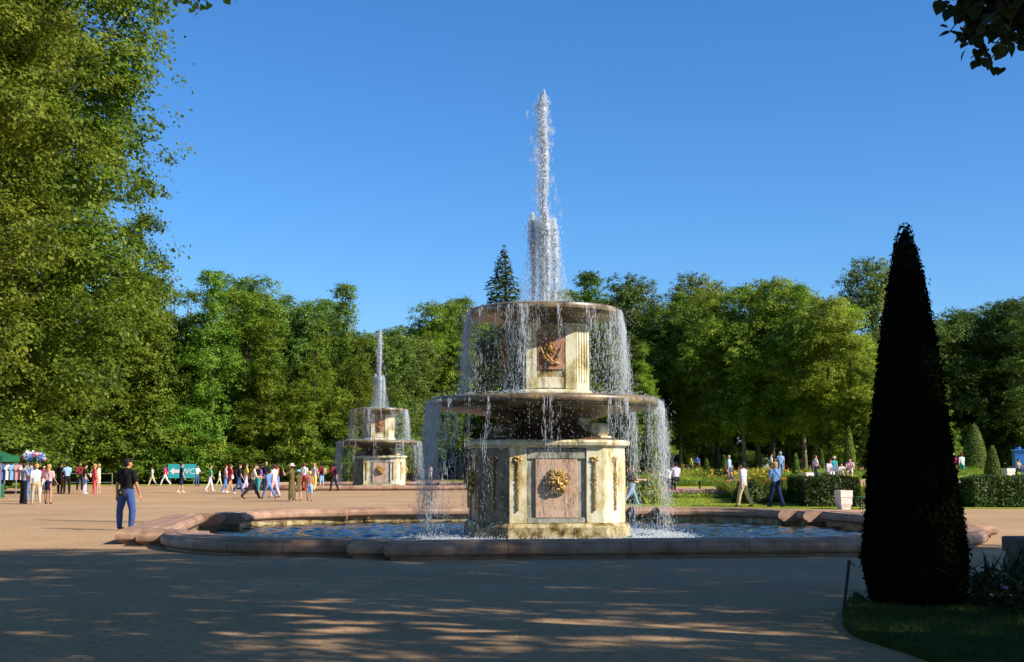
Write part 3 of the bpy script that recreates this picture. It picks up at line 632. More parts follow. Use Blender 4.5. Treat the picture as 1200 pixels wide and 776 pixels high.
LBL = {'giant': 'towering lush linden tree behind the market stall',
       'low': 'yellow-green linden with branches sweeping to the ground at the plaza edge', 'low2': 'full green broadleaf tree with low skirts at the plaza edge',
       'high': 'broadleaf tree with bare pale lower trunk behind the flower garden', 'high2': 'round-crowned tree with dark trunk in the wood behind the fountains',
       'deep': 'dark green tree deep in the wood', 'spruce': 'dark pointed spruce rising above the broadleaf trees', 'bush': 'leafy green bush at the foot of the wood'}
def tree(key, x, y, H, sx=1.0, label=None, lean=0.0, name=None, group=None):
    h0, cm, tm = PROTO[key]; s = H / h0
    r = empty(name or {'spruce': 'spruce_tree', 'bush': 'bush', 'giant': 'linden_tree', 'giant2': 'linden_tree', 'low': 'linden_tree'}.get(key, 'broadleaf_tree'), (x, y, gh(x, y)), rng.uniform(0, 6.28))
    r.scale = (s * sx, s * sx, s)
    if lean: r.rotation_euler = (0, lean, 0)
    link('trunk', tm, r); link('crown', cm, r)
    lb = label or LBL[key]; tag(r, lb, 'bush' if key == 'bush' else 'tree', group or ('trees: ' + lb)); return r
def tree_px(key, px, d, top, sx=1.0, **kw):
    p = at(px, top, d); return tree(key, p.x, p.y, p.z - gh(p.x, p.y), sx, **kw)
# big lindens on the left
tree_px('giant', 26, 84, -330, .96, label='towering linden whose crown overhangs the rail fence', group='towering lindens')
tree_px('giant', -105, 66, -330, 1.0, label='towering linden rising straight above the market stall', group='towering lindens')
tree_px('bush', 2, 75, 470, 1.5, label='tall leafy bush right behind the green canopy')
tree_px('giant', -60, 104, -160, 1.0, label='tall linden farther back behind the market stall', group='towering lindens')
for px, d, top, sx in ((10, 112, 300, 1.1), (60, 112, 250, 1.1), (112, 113, 215, 1.0), (150, 111, 262, 1.1), (166, 112, 205, .8), (176, 118, 330, 1.0), (200, 124, 335, .95)): tree_px('low' if px != 176 else 'low2', px, d, top, sx)
for row in [('low', 222, 116, 338, .95), ('low2', 250, 112, 316, .85), ('high2', 288, 116, 320, .95), ('low', 318, 112, 372, .9), ('deep', 348, 124, 346, 1.0), ('low', 372, 112, 372, .95), ('low2', 405, 116, 332, .8), ('low', 424, 113, 392, .8),
            ('deep', 452, 118, 384, 1), ('deep', 486, 126, 392, 1), ('high2', 512, 138, 352, .9), ('high', 540, 140, 346, .9), ('high2', 566, 142, 372, .9), ('spruce', 590, 150, 290, 1.0), ('high2', 612, 140, 352, .9), ('high', 650, 138, 338, .9),
            ('low2', 690, 134, 318, .9), ('deep', 735, 145, 322, .8), ('low', 716, 126, 362, .85), ('low', 752, 124, 402, .9), ('high2', 776, 132, 358, .9), ('deep', 815, 145, 320, .75), ('high', 795, 134, 342, .9), ('high2', 838, 130, 338, .9),
            ('high', 868, 126, 332, .9), ('high2', 902, 126, 324, .95), ('high', 938, 124, 330, .9), ('high2', 968, 120, 346, .95), ('low', 995, 118, 372, .9), ('deep', 1022, 150, 302, .8), ('low', 1052, 116, 392, .9), ('low', 1085, 118, 404, .8),
            ('deep', 1100, 150, 374, 1), ('deep', 1126, 156, 366, 1), ('deep', 1152, 152, 354, 1), ('low2', 1178, 150, 352, .9), ('deep', 1204, 148, 348, 1.0), ('deep', 1235, 140, 345, 1)]:
    tree_px(row[0], row[1], row[2], row[3], row[4] * (1.5 if row[0] == 'spruce' else 1.08))
for px, d, top, kk in ((268, 128, 336, 'high2'), (300, 130, 342, 'low2'), (335, 128, 362, 'high2'), (362, 130, 356, 'high2'), (388, 128, 350, 'high'), (440, 128, 396, 'high2'), (470, 134, 400, 'high2'), (530, 150, 358, 'high2'), (630, 150, 362, 'high2'), (672, 148, 338, 'high'), (708, 146, 346, 'high2'), (760, 146, 362, 'high'), (820, 146, 346, 'high2'), (885, 144, 338, 'high'), (920, 142, 336, 'high2'), (952, 140, 346, 'high'), (985, 136, 356, 'high2'), (1050, 140, 380, 'high2')):
    tree_px(kk, px, d, top, 1.1)
for i, px in enumerate(range(180, 1260, 42)):
    tree_px('deep', px + 9 * math.sin(i * 2.1), 166 + 9 * math.sin(i * 1.7), (392 if px < 1080 else 372) + 12 * math.sin(i * 3.3), 1.15)
for i, px in enumerate(range(440, 1290, 40)):
    tree_px('deep', px + 9 * math.sin(i * 1.3), 190 + 6 * math.sin(i * 2.2), 420 + 10 * math.sin(i * 2.9), 1.5)
for i, px in enumerate(range(470, 1250, 46)):
    tree_px('bush', px + 8 * math.sin(i * 2.7), 150 + 5 * math.sin(i), 522 - 6 * math.sin(i * 1.9), 1.3, label='dark undergrowth bush beneath the trees of the wood')
for px, d, top in ((95, 109, 510), (140, 108, 512), (165, 109, 515), (60, 108, 508), (15, 107, 508), (118, 110, 505), (35, 109, 500), (205, 110, 512), (240, 110, 516), (280, 112, 514), (330, 110, 512), (362, 112, 514), (395, 112, 516), (430, 114, 515)):
    tree_px('bush', px, d, top, 1.4, label='leafy green bush at the foot of the lindens')
t_ = tree_px('high2', 520, 118, 372, .85, label='tree with pale leaning trunk beside the distant fountain'); t_.rotation_euler = (0, R(-9), .3); t_.location = ground(536, 562)
for ch in t_.children:
    if ch.name.startswith('trunk'): ch.data = ch.data.copy(); ch.data.materials.clear(); ch.data.materials.append(PALEBARK)

# avenue lindens whose shade covers the foreground, plus unseen trees added to block skylight
def env_arch(t): return max(.3, math.sin(math.pi * (.3 + .62 * t)) ** .8)
proto('avenue', 22, 7.0, 8.2, 150, 38000, .22, LINDEN, BARK, env_arch, .4, blob=(1.2, 2.2), flat=.55, lop=.12, limbs=18)
AV = 'lindens of the shady avenue'
av = None
for i, (x, y, H) in enumerate([(9.8, 9.4, 21), (17.2, 9.5, 22), (24.6, 9.9, 22), (32, 10.2, 22.5), (39.5, 10.2, 23), (47, 10.4, 23), (11, -5, 22), (19, -4, 22), (27, -4.5, 22), (2, -9, 22), (-9.6, 5.5, 22), (-9.2, -5.5, 22), (-18, -2, 22), (-20, 9, 22), (-15.5, 17, 30)]):  # the closing entries, left and behind, are added unseen to cut skylight
    t_ = tree('avenue', x, y, H, label='out-of-view linden shading the gravel foreground of the avenue', group=AV)
    if i == 0: av = t_; av.rotation_euler = (0, 0, 0)

def hanging_branch(parent, root, ends, nleaf, size, seed, leafmat):
    """a low bough with heart-shaped leaves of its own"""
    r = random.Random(seed); inv = Matrix.LocRotScale(parent.location, parent.rotation_euler, parent.scale).inverted()
    m = MB(); tw = []; tk = parent.location + Vector((0, 0, 8.5)); m.tube([inv @ tk, inv @ (tk.lerp(Vector(root), .5) + Vector((0, 0, .5))), inv @ Vector(root)], [.07, .05, .03], 7)
    for e in ends:
        p0, p1 = Vector(root), Vector(e); mid = p0.lerp(p1, .5) + Vector((0, 0, .35)); pts = [p0, p0.lerp(mid, .6) + Vector((0, 0, .08)), mid, mid.lerp(p1, .55), p1]
        m.tube([inv @ p for p in pts], [.03, .022, .015, .008, .004], 6)
        for k in range(7):
            f = .45 + .55 * k / 6; b = mid.lerp(p1, (f - .45) / .55); q = b + Vector((r.uniform(-.12, .14), r.uniform(-.3, .3), r.uniform(-.16, .06)))
            m.tube([inv @ b, inv @ b.lerp(q, .5), inv @ q], [.005, .004, .003], 5); tw.append((b, q))
    o = m.build('bough', BARK, parent)
    lm = MB(); out = [(0, 0), (.18, -.12), (.42, -.06), (.52, .2), (.46, .46), (.24, .74), (0, 1.0), (-.24, .74), (-.46, .46), (-.52, .2), (-.42, -.06), (-.18, -.12)]
    for k in range(nleaf):
        b, q = tw[k % len(tw)]; p = b.lerp(q, r.random()) + Vector((r.gauss(0, .03), r.gauss(0, .05), r.gauss(-.02, .03))); s = size * r.uniform(.6, 1.2)
        n = Vector((r.gauss(0, .5), r.gauss(-.3, .6), r.gauss(.5, .4))).normalized(); dn = Vector((r.gauss(-.2, .5), r.gauss(0, .5), -1)); u = (dn - n * dn.dot(n)).normalized(); v = n.cross(u)
        lm.add([inv @ (p + v * x * s + u * y * s + n * (abs(x) * .22 * s)) for x, y in out], [tuple(range(12))])
    lo = lm.build('leaves', leafmat, parent); lo['kind'] = 'stuff'
root_ = av.location + Vector((-1.2, .1, 5.2))
ends_ = [at(x, y, d) for x, y, d in ((1114, 36, 8.3), (1140, 50, 8.1), (1172, 52, 7.9), (1150, 8, 8.5), (1190, 26, 8.2), (1118, -4, 8.6), (1160, 27, 8.0), (1180, 2, 7.9), (1194, 44, 8.4), (1150, 24, 8.2), (1165, -6, 8.3), (1190, 10, 8.0), (1178, 34, 8.4), (1198, -8, 8.1))]
hanging_branch(av, at(1290, -60, 8.3), ends_, 1000, .085, 4, SHADELEAF)
lt = tree('avenue', -13.5, 15, 22, label='linden whose bough tips hang over the plaza on the left side', group=None); lt.rotation_euler = (0, 0, 1.0); lt.location = (-13.0, 14.5, 0)
hanging_branch(lt, at(120, -120, 15), [at(192, 4, 15), at(212, 2, 15.2), at(238, 10, 14.8), at(244, 3, 15), at(262, -4, 15.2), at(226, -6, 15)], 150, .085, 9, LINDEN)

# ------------------------------------------------------------------ clipped cones, hedges
def cone_profile(t, k=.85): return (1 - t) ** k
def topiary(name, x, y, H, r0, label, mat, core, n, sz, k=.82, skirt=.0, group=None, z=None):
    root = empty(name, (x, y, gh(x, y) if z is None else z)); m = MB()
    prof = [(r0 * .55, .0)] + [(r0 * .93 * cone_profile(t, k) * (1 - skirt * max(0, .12 - t) / .12), H * t + .04) for t in [i / 14 for i in range(14)]] + [(.01, H * .985)]
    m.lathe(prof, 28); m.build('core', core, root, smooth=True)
    t = 1 - np.sqrt(rng.random(n)); a = rng.uniform(0, 6.28, n); rr = r0 * (1 - t) ** k * (1 - skirt * np.clip(.12 - t, 0, 1) / .12)
    rr = rr * (1 + .03 * np.sin(a * 3 + t * 7) * np.sin(t * 13 + a * 2) + rng.normal(0, .018, n)) + rng.normal(0, .010, n) + np.where(rng.random(n) < .12, rng.random(n) * .05 * (.4 + .6 * np.sin(t * 71 + a * 11) ** 2), 0)
    C = np.c_[rr * np.cos(a), rr * np.sin(a), .03 + H * t]; Nn = np.c_[np.cos(a), np.sin(a), np.full(n, .35)] + rng.normal(0, .55, (n, 3))
    V, Fq = leaf_quads(C, Nn, sz * rng.uniform(.6, 1.4, n), .5)
    o = link('foliage', np_mesh('foliage', V, Fq, mat), root); tag(root, label, 'topiary', group); return root
p = ground(1073.5, 716)
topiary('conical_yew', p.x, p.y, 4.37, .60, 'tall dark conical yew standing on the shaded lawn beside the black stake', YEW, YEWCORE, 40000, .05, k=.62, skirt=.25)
def tc(px, base, top, wpx, label):
    b = ground(px, base); H = at(px, top, b.y).z - b.z; topiary('clipped_cone', b.x, b.y, H, wpx / 2 / F * b.y, label, TOPIARY, HEDGECORE, 9000, .09, k=.6)
tc(1143, 557, 496, 36, 'large sunlit clipped cone behind the two strolling women')
tc(1164, 567, 522, 22, 'small dark clipped cone rising from behind the long hedge')
tc(1090, 592, 430, 58, 'tall green clipped cone half hidden behind the dark yew')
tc(996, 560, 500, 17, 'slim tall clipped cone behind the seated visitors')
tc(741, 566, 478, 24, 'tall clipped cone seen through the falling water beside the pedestal')
tc(764, 566, 470, 28, 'broad clipped cone seen through the outermost falling water')
tc(828, 562, 537, 9, 'small clipped cone in the flower border beside the man in blue shirt, farther from him')
tc(849, 562, 534, 9, 'small clipped cone in the flower border right next to the man in blue shirt')
tc(933, 560, 531, 9, 'little pointed clipped cone beside the visitors in red and yellow')
tc(963, 556, 526, 9, 'little pointed clipped cone behind the woman in white tunic')
for x, y in ((19.6, 31.5), (22, 38)):
    topiary('clipped_cone', x, y, 4.3, .75, 'clipped cone on the lawn beside the gravel walk', TOPIARY, HEDGECORE, 6000, .09, k=.6, group='cones along the walk')
def hedge(label, x0, x1, y0, y1, h, n, rz=0, mat=None):
    cx, cy = (x0 + x1) / 2, (y0 + y1) / 2; root = empty('hedge', (cx, cy, gh(cx, cy)), rz); a, b = (x1 - x0) / 2, (y1 - y0) / 2
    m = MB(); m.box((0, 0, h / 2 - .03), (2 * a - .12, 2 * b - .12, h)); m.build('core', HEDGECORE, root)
    ar = np.array([4 * a * b, 2 * a * h, 2 * a * h, 2 * b * h, 2 * b * h]); f = rng.choice(5, n, p=ar / ar.sum()); u = rng.uniform(-1, 1, n); v = rng.random(n)
    C = np.zeros((n, 3)); Nn = np.zeros((n, 3))
    for k, (ax, sg) in enumerate(((2, 1), (1, -1), (1, 1), (0, -1), (0, 1))):
        q = f == k
        if ax == 2: C[q] = np.c_[u[q] * a, (v[q] * 2 - 1) * b, np.full(q.sum(), h)]; Nn[q, 2] = 1
        elif ax == 1: C[q] = np.c_[u[q] * a, np.full(q.sum(), sg * b), v[q] * h]; Nn[q, 1] = sg
        else: C[q] = np.c_[np.full(q.sum(), sg * a), u[q] * b, v[q] * h]; Nn[q, 0] = sg
    C += rng.normal(0, .035, (n, 3)) + .05 * np.sin(C[:, [1, 0, 0]] * 4) ; Nn += rng.normal(0, .6, (n, 3))
    V, Fq = leaf_quads(C, Nn, .10 * rng.uniform(.6, 1.4, n), .6); link('foliage', np_mesh('foliage', V, Fq, mat or HEDGE), root); tag(root, label, 'hedge')
hedge('square dark box hedge beside the white planter', 11.1, 13.1, 50.2, 53.5, 1.05, 9000)
hedge('long leafy hedge along the gravel walk below the clipped cones', 17.2, 24, 49.6, 51.2, 1.1, 14000)
hedge('low hedge between the two small cones of the flower border', 11.6, 12.9, 79.5, 80.2, .6, 2500)

# ------------------------------------------------------------------ flower beds, lawn grass
def flower_bed(name, label, x0, x1, y0, y1, n, h, flowers, fn, leafmat=LILY, kind='blade', sz=.12, z0=0):
    P = np.c_[rng.uniform(x0, x1, n), rng.uniform(y0, y1, n)]; hs = h * (.6 + .4 * np.sin(P[:, 0] * 1.3) * np.sin(P[:, 1] * .9 + 1)) * rng.uniform(.5, 1.1, n)
    Z = np.array([gh(*p) for p in P]) + z0; C = np.c_[P, Z]
    if kind == 'blade':
        a = rng.uniform(0, 6.28, n); wd = rng.uniform(.012, .03, n); d = np.c_[np.cos(a), np.sin(a), np.zeros(n)]; dr = np.c_[rng.normal(0, .3, (n, 2)), np.ones(n)]
        mid = C + dr * (hs * .6)[:, None]; tip = C + dr * (hs * .85)[:, None] + np.c_[rng.normal(0, .5, (n, 2)) * hs[:, None] * .5, hs * rng.uniform(-.1, .2, n)]
        V = np.stack([C - d * wd[:, None], mid - d * wd[:, None] * .8, tip, mid + d * wd[:, None] * .8], 1).reshape(-1, 3); Fq = np.arange(4 * n).reshape(-1, 4)
    else:
        C2 = C.copy(); C2[:, 2] += hs * rng.random(n) ** .5; V, Fq = leaf_quads(C2, np.c_[rng.normal(0, .6, (n, 2)), np.ones(n)] + rng.normal(0, .4, (n, 3)), sz * rng.uniform(.6, 1.4, n))
    mi = [np.zeros(n, int)]; mats = [leafmat]; off = len(V); VV = [V]; FF = [Fq]
    for k, (fm_, cnt) in enumerate(flowers):
        mats.append(fm_); q = np.c_[rng.uniform(x0, x1, cnt), rng.uniform(y0, y1, cnt)]; zz = np.array([gh(*p) for p in q]) + z0 + h * rng.uniform(.55, .92, cnt)
        c3 = np.repeat(np.c_[q, zz], 3, 0) + rng.normal(0, fn * .35, (cnt * 3, 3)); v3, f3 = leaf_quads(c3, rng.normal(0, 1, (cnt * 3, 3)) + np.array([0, -.6, .5]), fn * rng.uniform(.7, 1.3, cnt * 3), .8)
        VV.append(v3); FF.append(f3 + off); off += len(v3); mi.append(np.full(cnt * 3, k + 1))
    o = link(name, np_mesh(name, np.concatenate(VV), np.concatenate(FF), mats, midx=np.concatenate(mi))); tag(o, label, 'flowers', kind='stuff'); return o
flower_bed('flower_bed', 'purple flowers edging the lawn behind the basin', 6.0, 11.2, 57.5, 60.0, 6000, .34, [(PURPLE, 300), (REDF, 10)], .06, LILY, 'leaf', .09)
flower_bed('lily_bed', 'orange day lilies behind the green bench', 5.5, 11.4, 71.5, 77.5, 9000, .95, [(ORANGE, 55), (YELLOWF, 30)], .09)
flower_bed('lily_bed', 'tall yellow-green day lily clumps between the lawn and the square hedge', 9.3, 11.9, 53.6, 60, 12000, 1.35, [(ORANGE, 46), (YELLOWF, 60)], .09)
flower_bed('lily_bed', 'wide bank of day lilies behind the square hedge', 11.9, 17.5, 54.6, 62, 14000, .85, [(ORANGE, 50), (YELLOWF, 60)], .09)
flower_bed('lily_bed', 'distant orange lilies under the edge of the wood', 8.0, 34, 92, 97, 9000, .8, [(ORANGE, 36)], .10)
flower_bed('lily_bed', 'orange lilies behind the bench with resting visitors', 12.6, 27, 83, 86, 6000, .8, [(ORANGE, 30)], .09)
flower_bed('shrub_bed', 'low green shrubs bordering the bench path', 9.0, 11.4, 60.5, 62.0, 3000, .35, [], .1, LILY, 'leaf', .10)
flower_bed('shrub_bed', 'low leafy planting behind the long hedge', 17, 27, 54, 62, 7000, .8, [], .1, HEDGE, 'leaf', .13)
def shrub(px, base, top, wpx, label, mat=LILY):
    b = ground(px, base); H = at(px, top, b.y).z - b.z; rw = wpx / 2 / F * b.y; root = empty('shrub', b); n = 5000
    d = rng.normal(size=(n, 3)); d[:, 2] = np.abs(d[:, 2]); d /= np.linalg.norm(d, axis=1)[:, None]; q = rng.random(n) ** .35 * (1 + .15 * np.sin(d[:, 0] * 9) * np.sin(d[:, 1] * 8))
    C = d * q[:, None] * np.array([rw, rw, H]); V, Fq = leaf_quads(C, d + rng.normal(0, .6, (n, 3)) + [0, 0, .3], .10 * rng.uniform(.6, 1.4, n)); link('foliage', np_mesh('foliage', V, Fq, mat), root)
    m = MB()
    for k in range(7): m.tube([(0, 0, 0), (rw * .4 * math.cos(k), rw * .4 * math.sin(k), H * .4), (rw * .7 * math.cos(k), rw * .7 * math.sin(k), H * .75)], [.02, .015, .006], 5)
    m.build('stems', BARK, root); tag(root, label, 'shrub')
shrub(758, 590, 557, 46, 'rounded feathery green shrub in front of the bench, seen through spray')
shrub(878, 590, 562, 40, 'dark leafy shrub in front of the man in lavender hoodie', HEDGE)
n = 7000; q = np.c_[rng.uniform(4.5, 12.5, n), rng.uniform(48.6, 57.3, n)]; tag(link('grass', blades('grass', np.c_[q, [gh(*p_) + .01 for p_ in q]], 0.03, .055, .014, GRASS, .9)), 'sunlit mown grass of the border behind the basin', 'grass', kind='stuff')

n = 1100; yy = 9.5 + 13 * rng.random(n) ** 1.3; q = np.c_[(rng.random(n) * 2 - 1) * yy * .42, yy]; keep = [i for i in range(n) if not (q[i, 0] > 2.6 and q[i, 1] < 17)]; q = q[keep]; n = len(q); sz = rng.uniform(.006, .02, n)
def pebbles():
    V = np.c_[q, np.zeros(n)][:, None, :] + OV[None] * sz[:, None, None] * np.array([1, 1, .6]) + rng.normal(0, .002, (n, 5, 3)); return np_mesh('pebbles', V.reshape(-1, 3), (OF[None] + 5 * np.arange(n)[:, None, None]).reshape(-1, 3), PINKGRANITE)
tag(link('pebbles', pebbles()), 'loose pebbles strewn over the shaded gravel', 'pebbles', kind='stuff')
# shaded lawn in the right foreground
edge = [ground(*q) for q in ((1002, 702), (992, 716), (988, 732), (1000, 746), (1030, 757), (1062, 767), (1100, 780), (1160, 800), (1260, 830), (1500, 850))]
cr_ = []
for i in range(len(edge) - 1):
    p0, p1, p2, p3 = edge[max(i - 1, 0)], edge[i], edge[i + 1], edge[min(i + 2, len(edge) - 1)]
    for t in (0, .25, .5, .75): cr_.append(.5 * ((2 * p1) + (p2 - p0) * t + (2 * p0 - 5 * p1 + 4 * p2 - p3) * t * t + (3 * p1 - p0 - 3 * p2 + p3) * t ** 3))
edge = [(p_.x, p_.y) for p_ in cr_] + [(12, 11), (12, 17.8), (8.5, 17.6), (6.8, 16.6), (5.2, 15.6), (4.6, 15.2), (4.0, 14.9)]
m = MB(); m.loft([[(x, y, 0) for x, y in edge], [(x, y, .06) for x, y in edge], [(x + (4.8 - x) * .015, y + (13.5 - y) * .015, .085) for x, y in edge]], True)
tag(m.build('lawn', SHADELAWN), kind='structure')
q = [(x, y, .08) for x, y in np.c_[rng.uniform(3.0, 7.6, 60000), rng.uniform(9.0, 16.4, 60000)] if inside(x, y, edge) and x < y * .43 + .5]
tag(link('grass', blades('grass', q, .03, .075, .0035, SHADEGRASS, .6)), 'short shaded grass around the dark conical yew', 'grass', kind='stuff')
flower_bed('flower_bed', 'shaded flower bed with a few red blooms beside the dark yew', 5.0, 8.0, 13.3, 16.2, 7000, .42, [(REDF, 14), (PURPLE, 40)], .04, SHADELEAF, 'leaf', .055, z0=.08)  # bed foliage takes the leaf colour with shade worked in
flower_bed('flower_bed', 'slender upright stems with pale blooms above the shaded bed', 5.2, 7.5, 13.6, 15.8, 260, .75, [], .03, SHADELEAF, 'blade', z0=.08)

# ------------------------------------------------------------------ small furniture
p = ground(988, 724); m = MB(); tp = at(995, 658, p.y); m.tube([p, p.lerp(tp, .5), tp], [.019, .018, .017], 8); root = m.build('iron_stake', IRON, smooth=True)
m = MB(); hk = MB(); hk.tube([tp + Vector((0, 0, -.03)), tp + Vector((.04, 0, -.02)), tp + Vector((.06, 0, -.045))], .006, 6); o = hk.build('hook', IRON, root); hk2 = MB(); hk2.ball(tp, (.022, .022, .014), 8); hk2.build('cap', IRON, root)
tag(root, 'thin black iron stake with hook at the lawn edge', 'stake')
def block_pedestal():
    b = ground(1216, 692); root = empty('stone_pedestal', b); m = MB(); m.box((0, 0, .24), (.56, .56, .48)); m.build('base', OLDSTONE, root, bevel=.015)
    m = MB(); m.box((0, 0, .58), (.66, .66, .20)); m.build('slab', OLDSTONE, root, bevel=.03); tag(root, 'dark stone block with overhanging slab beside the shaded flower bed', 'pedestal')
block_pedestal()
def planter(px, base, wpx, hpx, label):
    b = ground(px, base); w_ = wpx / F * b.y / 2; h = hpx / F * b.y; root = empty('planter', b, .25); m = MB()
    sq = lambda r, z: [(-r, -r, z), (r, -r, z), (r, r, z), (-r, r, z)]
    m.loft([sq(w_ * .72, 0), sq(w_ * .74, h * .08), sq(w_ * .95, h * .3), sq(w_ * .95, h * .62)]); m.build('body', WHITESTONE, root)
    m = MB(); m.loft([sq(w_ * .93, h * .615), sq(w_ * 1.02, h * .64), sq(w_ * 1.02, h), sq(w_ * .86, h), sq(w_ * .84, h * .88)]); m.build('rim', WHITESTONE, root)
    m = MB(); m.loft([sq(w_ * .84, h * .86), sq(w_ * .84, h * .9)]); m.build('soil', WOODFLOOR, root); tag(root, label, 'planter')
planter(989, 597, 15, 22, 'white tapered stone planter in front of the square hedge')
planter(947, 567, 10, 13, 'small white planter at the feet of the woman in white tunic')
planter(1182, 561, 11, 12, 'white planter beside the blue toy locomotive')
def bench(px, base, wpx, label, rz=0.0):
    b = ground(px, base); L_ = wpx / F * b.y; root = empty('bench', b, rz)
    for k in range(5): m = MB(); m.box((0, -.18 + k * .09, .44), (L_, .075, .035)); m.build('slat', GREENPAINT, root)
    for s in (-1, 1):
        m = MB(); m.tube([(s * L_ * .36, -.2, .0), (s * L_ * .36, -.15, .22), (s * L_ * .36, -.19, .42), (s * L_ * .36, .19, .42), (s * L_ * .36, .15, .22), (s * L_ * .36, .2, 0)], .03, 6); m.build('leg', IRON, root)
    tag(root, label, 'bench'); return root
bench(802, 574, 50, 'green slatted bench with a seated couple')
bench(1022, 597, 34, 'green bench end emerging from behind the dark yew beside the white planter')
bench(982, 563, 46, 'green bench with visitors resting behind the square hedge')
def train():
    b = ground(1196, 557); root = empty('toy_locomotive', b, R(80)); m = MB()
    m.tube([(-.2, 0, 1.05), (.8, 0, 1.05)], .42, 16); m.build('boiler', BLUEP, root, smooth=True)
    m = MB(); m.tube([(.55, 0, 1.4), (.55, 0, 1.9), (.55, 0, 1.95), (.55, 0, 2.1)], [.13, .13, .2, .2], 12); m.build('chimney', BLUEP, root, smooth=True)
    m = MB(); m.box((-.75, 0, 1.15), (1.1, 1.2, 1.3)); m.build('cab', BLUEP, root, bevel=.03)
    m = MB(); m.box((-.75, 0, 1.86), (1.3, 1.4, .1)); m.build('roof', BLUEP, root, bevel=.02)
    m = MB(); m.box((0, 0, .55), (2.6, 1.1, .25)); m.build('chassis', GREYM, root, bevel=.02)
    for x in (-.8, 0, .7):
        for y in (-.5, .5):
            m = MB(); V0 = 0; m.tube([(x, y - .06, .3), (x, y + .06, .3)], .3, 16); m.build('wheel', IRON, root, smooth=True)
    tag(root, 'blue toy locomotive with chimney on the garden path', 'train')
train()
# toilet sign
def text_mesh(s, size, ext, mat):
    cu = bpy.data.curves.new('t', 'FONT'); cu.body = s; cu.size = size; cu.extrude = ext; cu.align_x = 'CENTER'; o = bpy.data.objects.new('t', cu); col.objects.link(o)
    me = bpy.data.meshes.new_from_object(o.evaluated_get(bpy.context.evaluated_depsgraph_get())); bpy.data.objects.remove(o); me.materials.clear(); me.materials.append(mat); return me
b = at(213, 570, 102); b.z = 0; root = empty('toilet_sign', b); hw = 1.08; z0, z1 = .55, 1.62
m = MB(); m.box((0, 0, (z0 + z1) / 2), (2 * hw, .06, z1 - z0)); m.build('board', TEAL, root)
for s in (-1, 1): m = MB(); m.box((s * .9, .06, .55), (.06, .05, 1.1)); m.build('post', GREYM, root)
ar = MB(); A_ = [(-.95, 1.08), (-.62, 1.36), (-.62, 1.2), (-.12, 1.2), (-.12, .96), (-.62, .96), (-.62, .8)]; ar.loft([[(x, -.034, z) for x, z in A_], [(x, -.042, z) for x, z in A_]]); ar.build('arrow', WHITEP, root)
me = text_mesh('WC', .62, .004, WHITEP); o = link('lettering', me, root); o.rotation_euler = (R(90), 0, 0); o.location = (.46, -.036, .86); tag(root, 'teal sign board with white arrow and the letters WC', 'sign')
# fence rails
b = ground(112, 569); root = empty('rail_fence', b); 
for x in (-1.2, 1.25): m = MB(); m.tube([(x, 0, 0), (x, 0, .95)], .035, 8); m.build('post', GREYM, root)
for z in (.9, .22): m = MB(); m.tube([(-2.2, 0, z), (1.25, 0, z)], .025, 8); m.build('rail', GREYM, root)
tag(root, 'grey metal rail fence at the edge of the lindens', 'fence')
# market stall: green canopy, rack of clothes, toy windmills
b = ground(-14, 584); b.z = -.22; root = empty('market_stall', b)
m = MB(); m.loft([[(-2.6, -1, 1.95), (1.0, -1, 1.95), (1.0, 1.2, 1.95), (-2.6, 1.2, 1.95)], [(-2.6, -1, 2.2), (1.0, -1, 2.2), (1.0, 1.2, 2.2), (-2.6, 1.2, 2.2)], [(-1.6, 0, 2.55), (.1, 0, 2.55), (.1, .2, 2.55), (-1.6, .2, 2.55)]], True); m.build('canopy', GREENPAINT, root)
for x in (-2.5, .9):
    for y in (-.9, 1.1): m = MB(); m.tube([(x, y, 0), (x, y, 2.0)], .03, 8); m.build('pole', GREYM, root)
m = MB(); m.box((-.9, .5, .45), (2.6, .9, .9)); m.build('counter', GREENPAINT, root, bevel=.01)
tag(root, 'market stall with green canopy at the plaza edge', 'stall')
b = ground(8, 584); rack = empty('clothes_rack', (b.x + .4, b.y - .8, 0))
m = MB(); m.tube([(-1.1, 0, 1.62), (1.0, 0, 1.62)], .018, 6); m.build('bar', GREYM, rack)
for x in (-1.1, 1.0): m = MB(); m.tube([(x, 0, 0), (x, 0, 1.62)], .02, 6); m.build('upright', GREYM, rack)
tag(rack, 'clothes rack hung with souvenir shirts under the green canopy', 'rack')
cols_ = [(.75, .75, .78), (.5, .55, .7), (.8, .78, .74), (.10, .16, .40), (.62, .6, .66), (.25, .5, .72), (.7, .3, .3), (.75, .72, .7), (.2, .42, .66)]
words = ['white', 'pale blue-grey', 'cream', 'navy', 'grey', 'sky blue', 'faded red', 'off-white', 'mid blue']
for k, c in enumerate(cols_):
    x = -1.0 + k * .235; m = MB(); q = .26
    o2 = [(-.02, 0), (.13, -.03), (.24, -.2), (.16, -.25), (.14, -.22), (.15, -.72), (-.15, -.72), (-.14, -.22), (-.16, -.25), (-.24, -.2), (-.13, -.03)]
    rr = .5 + .2 * math.sin(k * 2); V = lambda off: [(x + u * math.cos(rr) - off * math.sin(rr), u * math.sin(rr) + off * math.cos(rr), 1.6 + v) for u, v in o2]
    m.loft([V(-.035), V(.035)]); o = m.build('hanging_shirt', cloth('shirt_' + words[k], c)); o.location = rack.location; tag(o, words[k] + ' shirt hanging on the clothes rack of the stall', 'shirt', 'shirts on the rack')
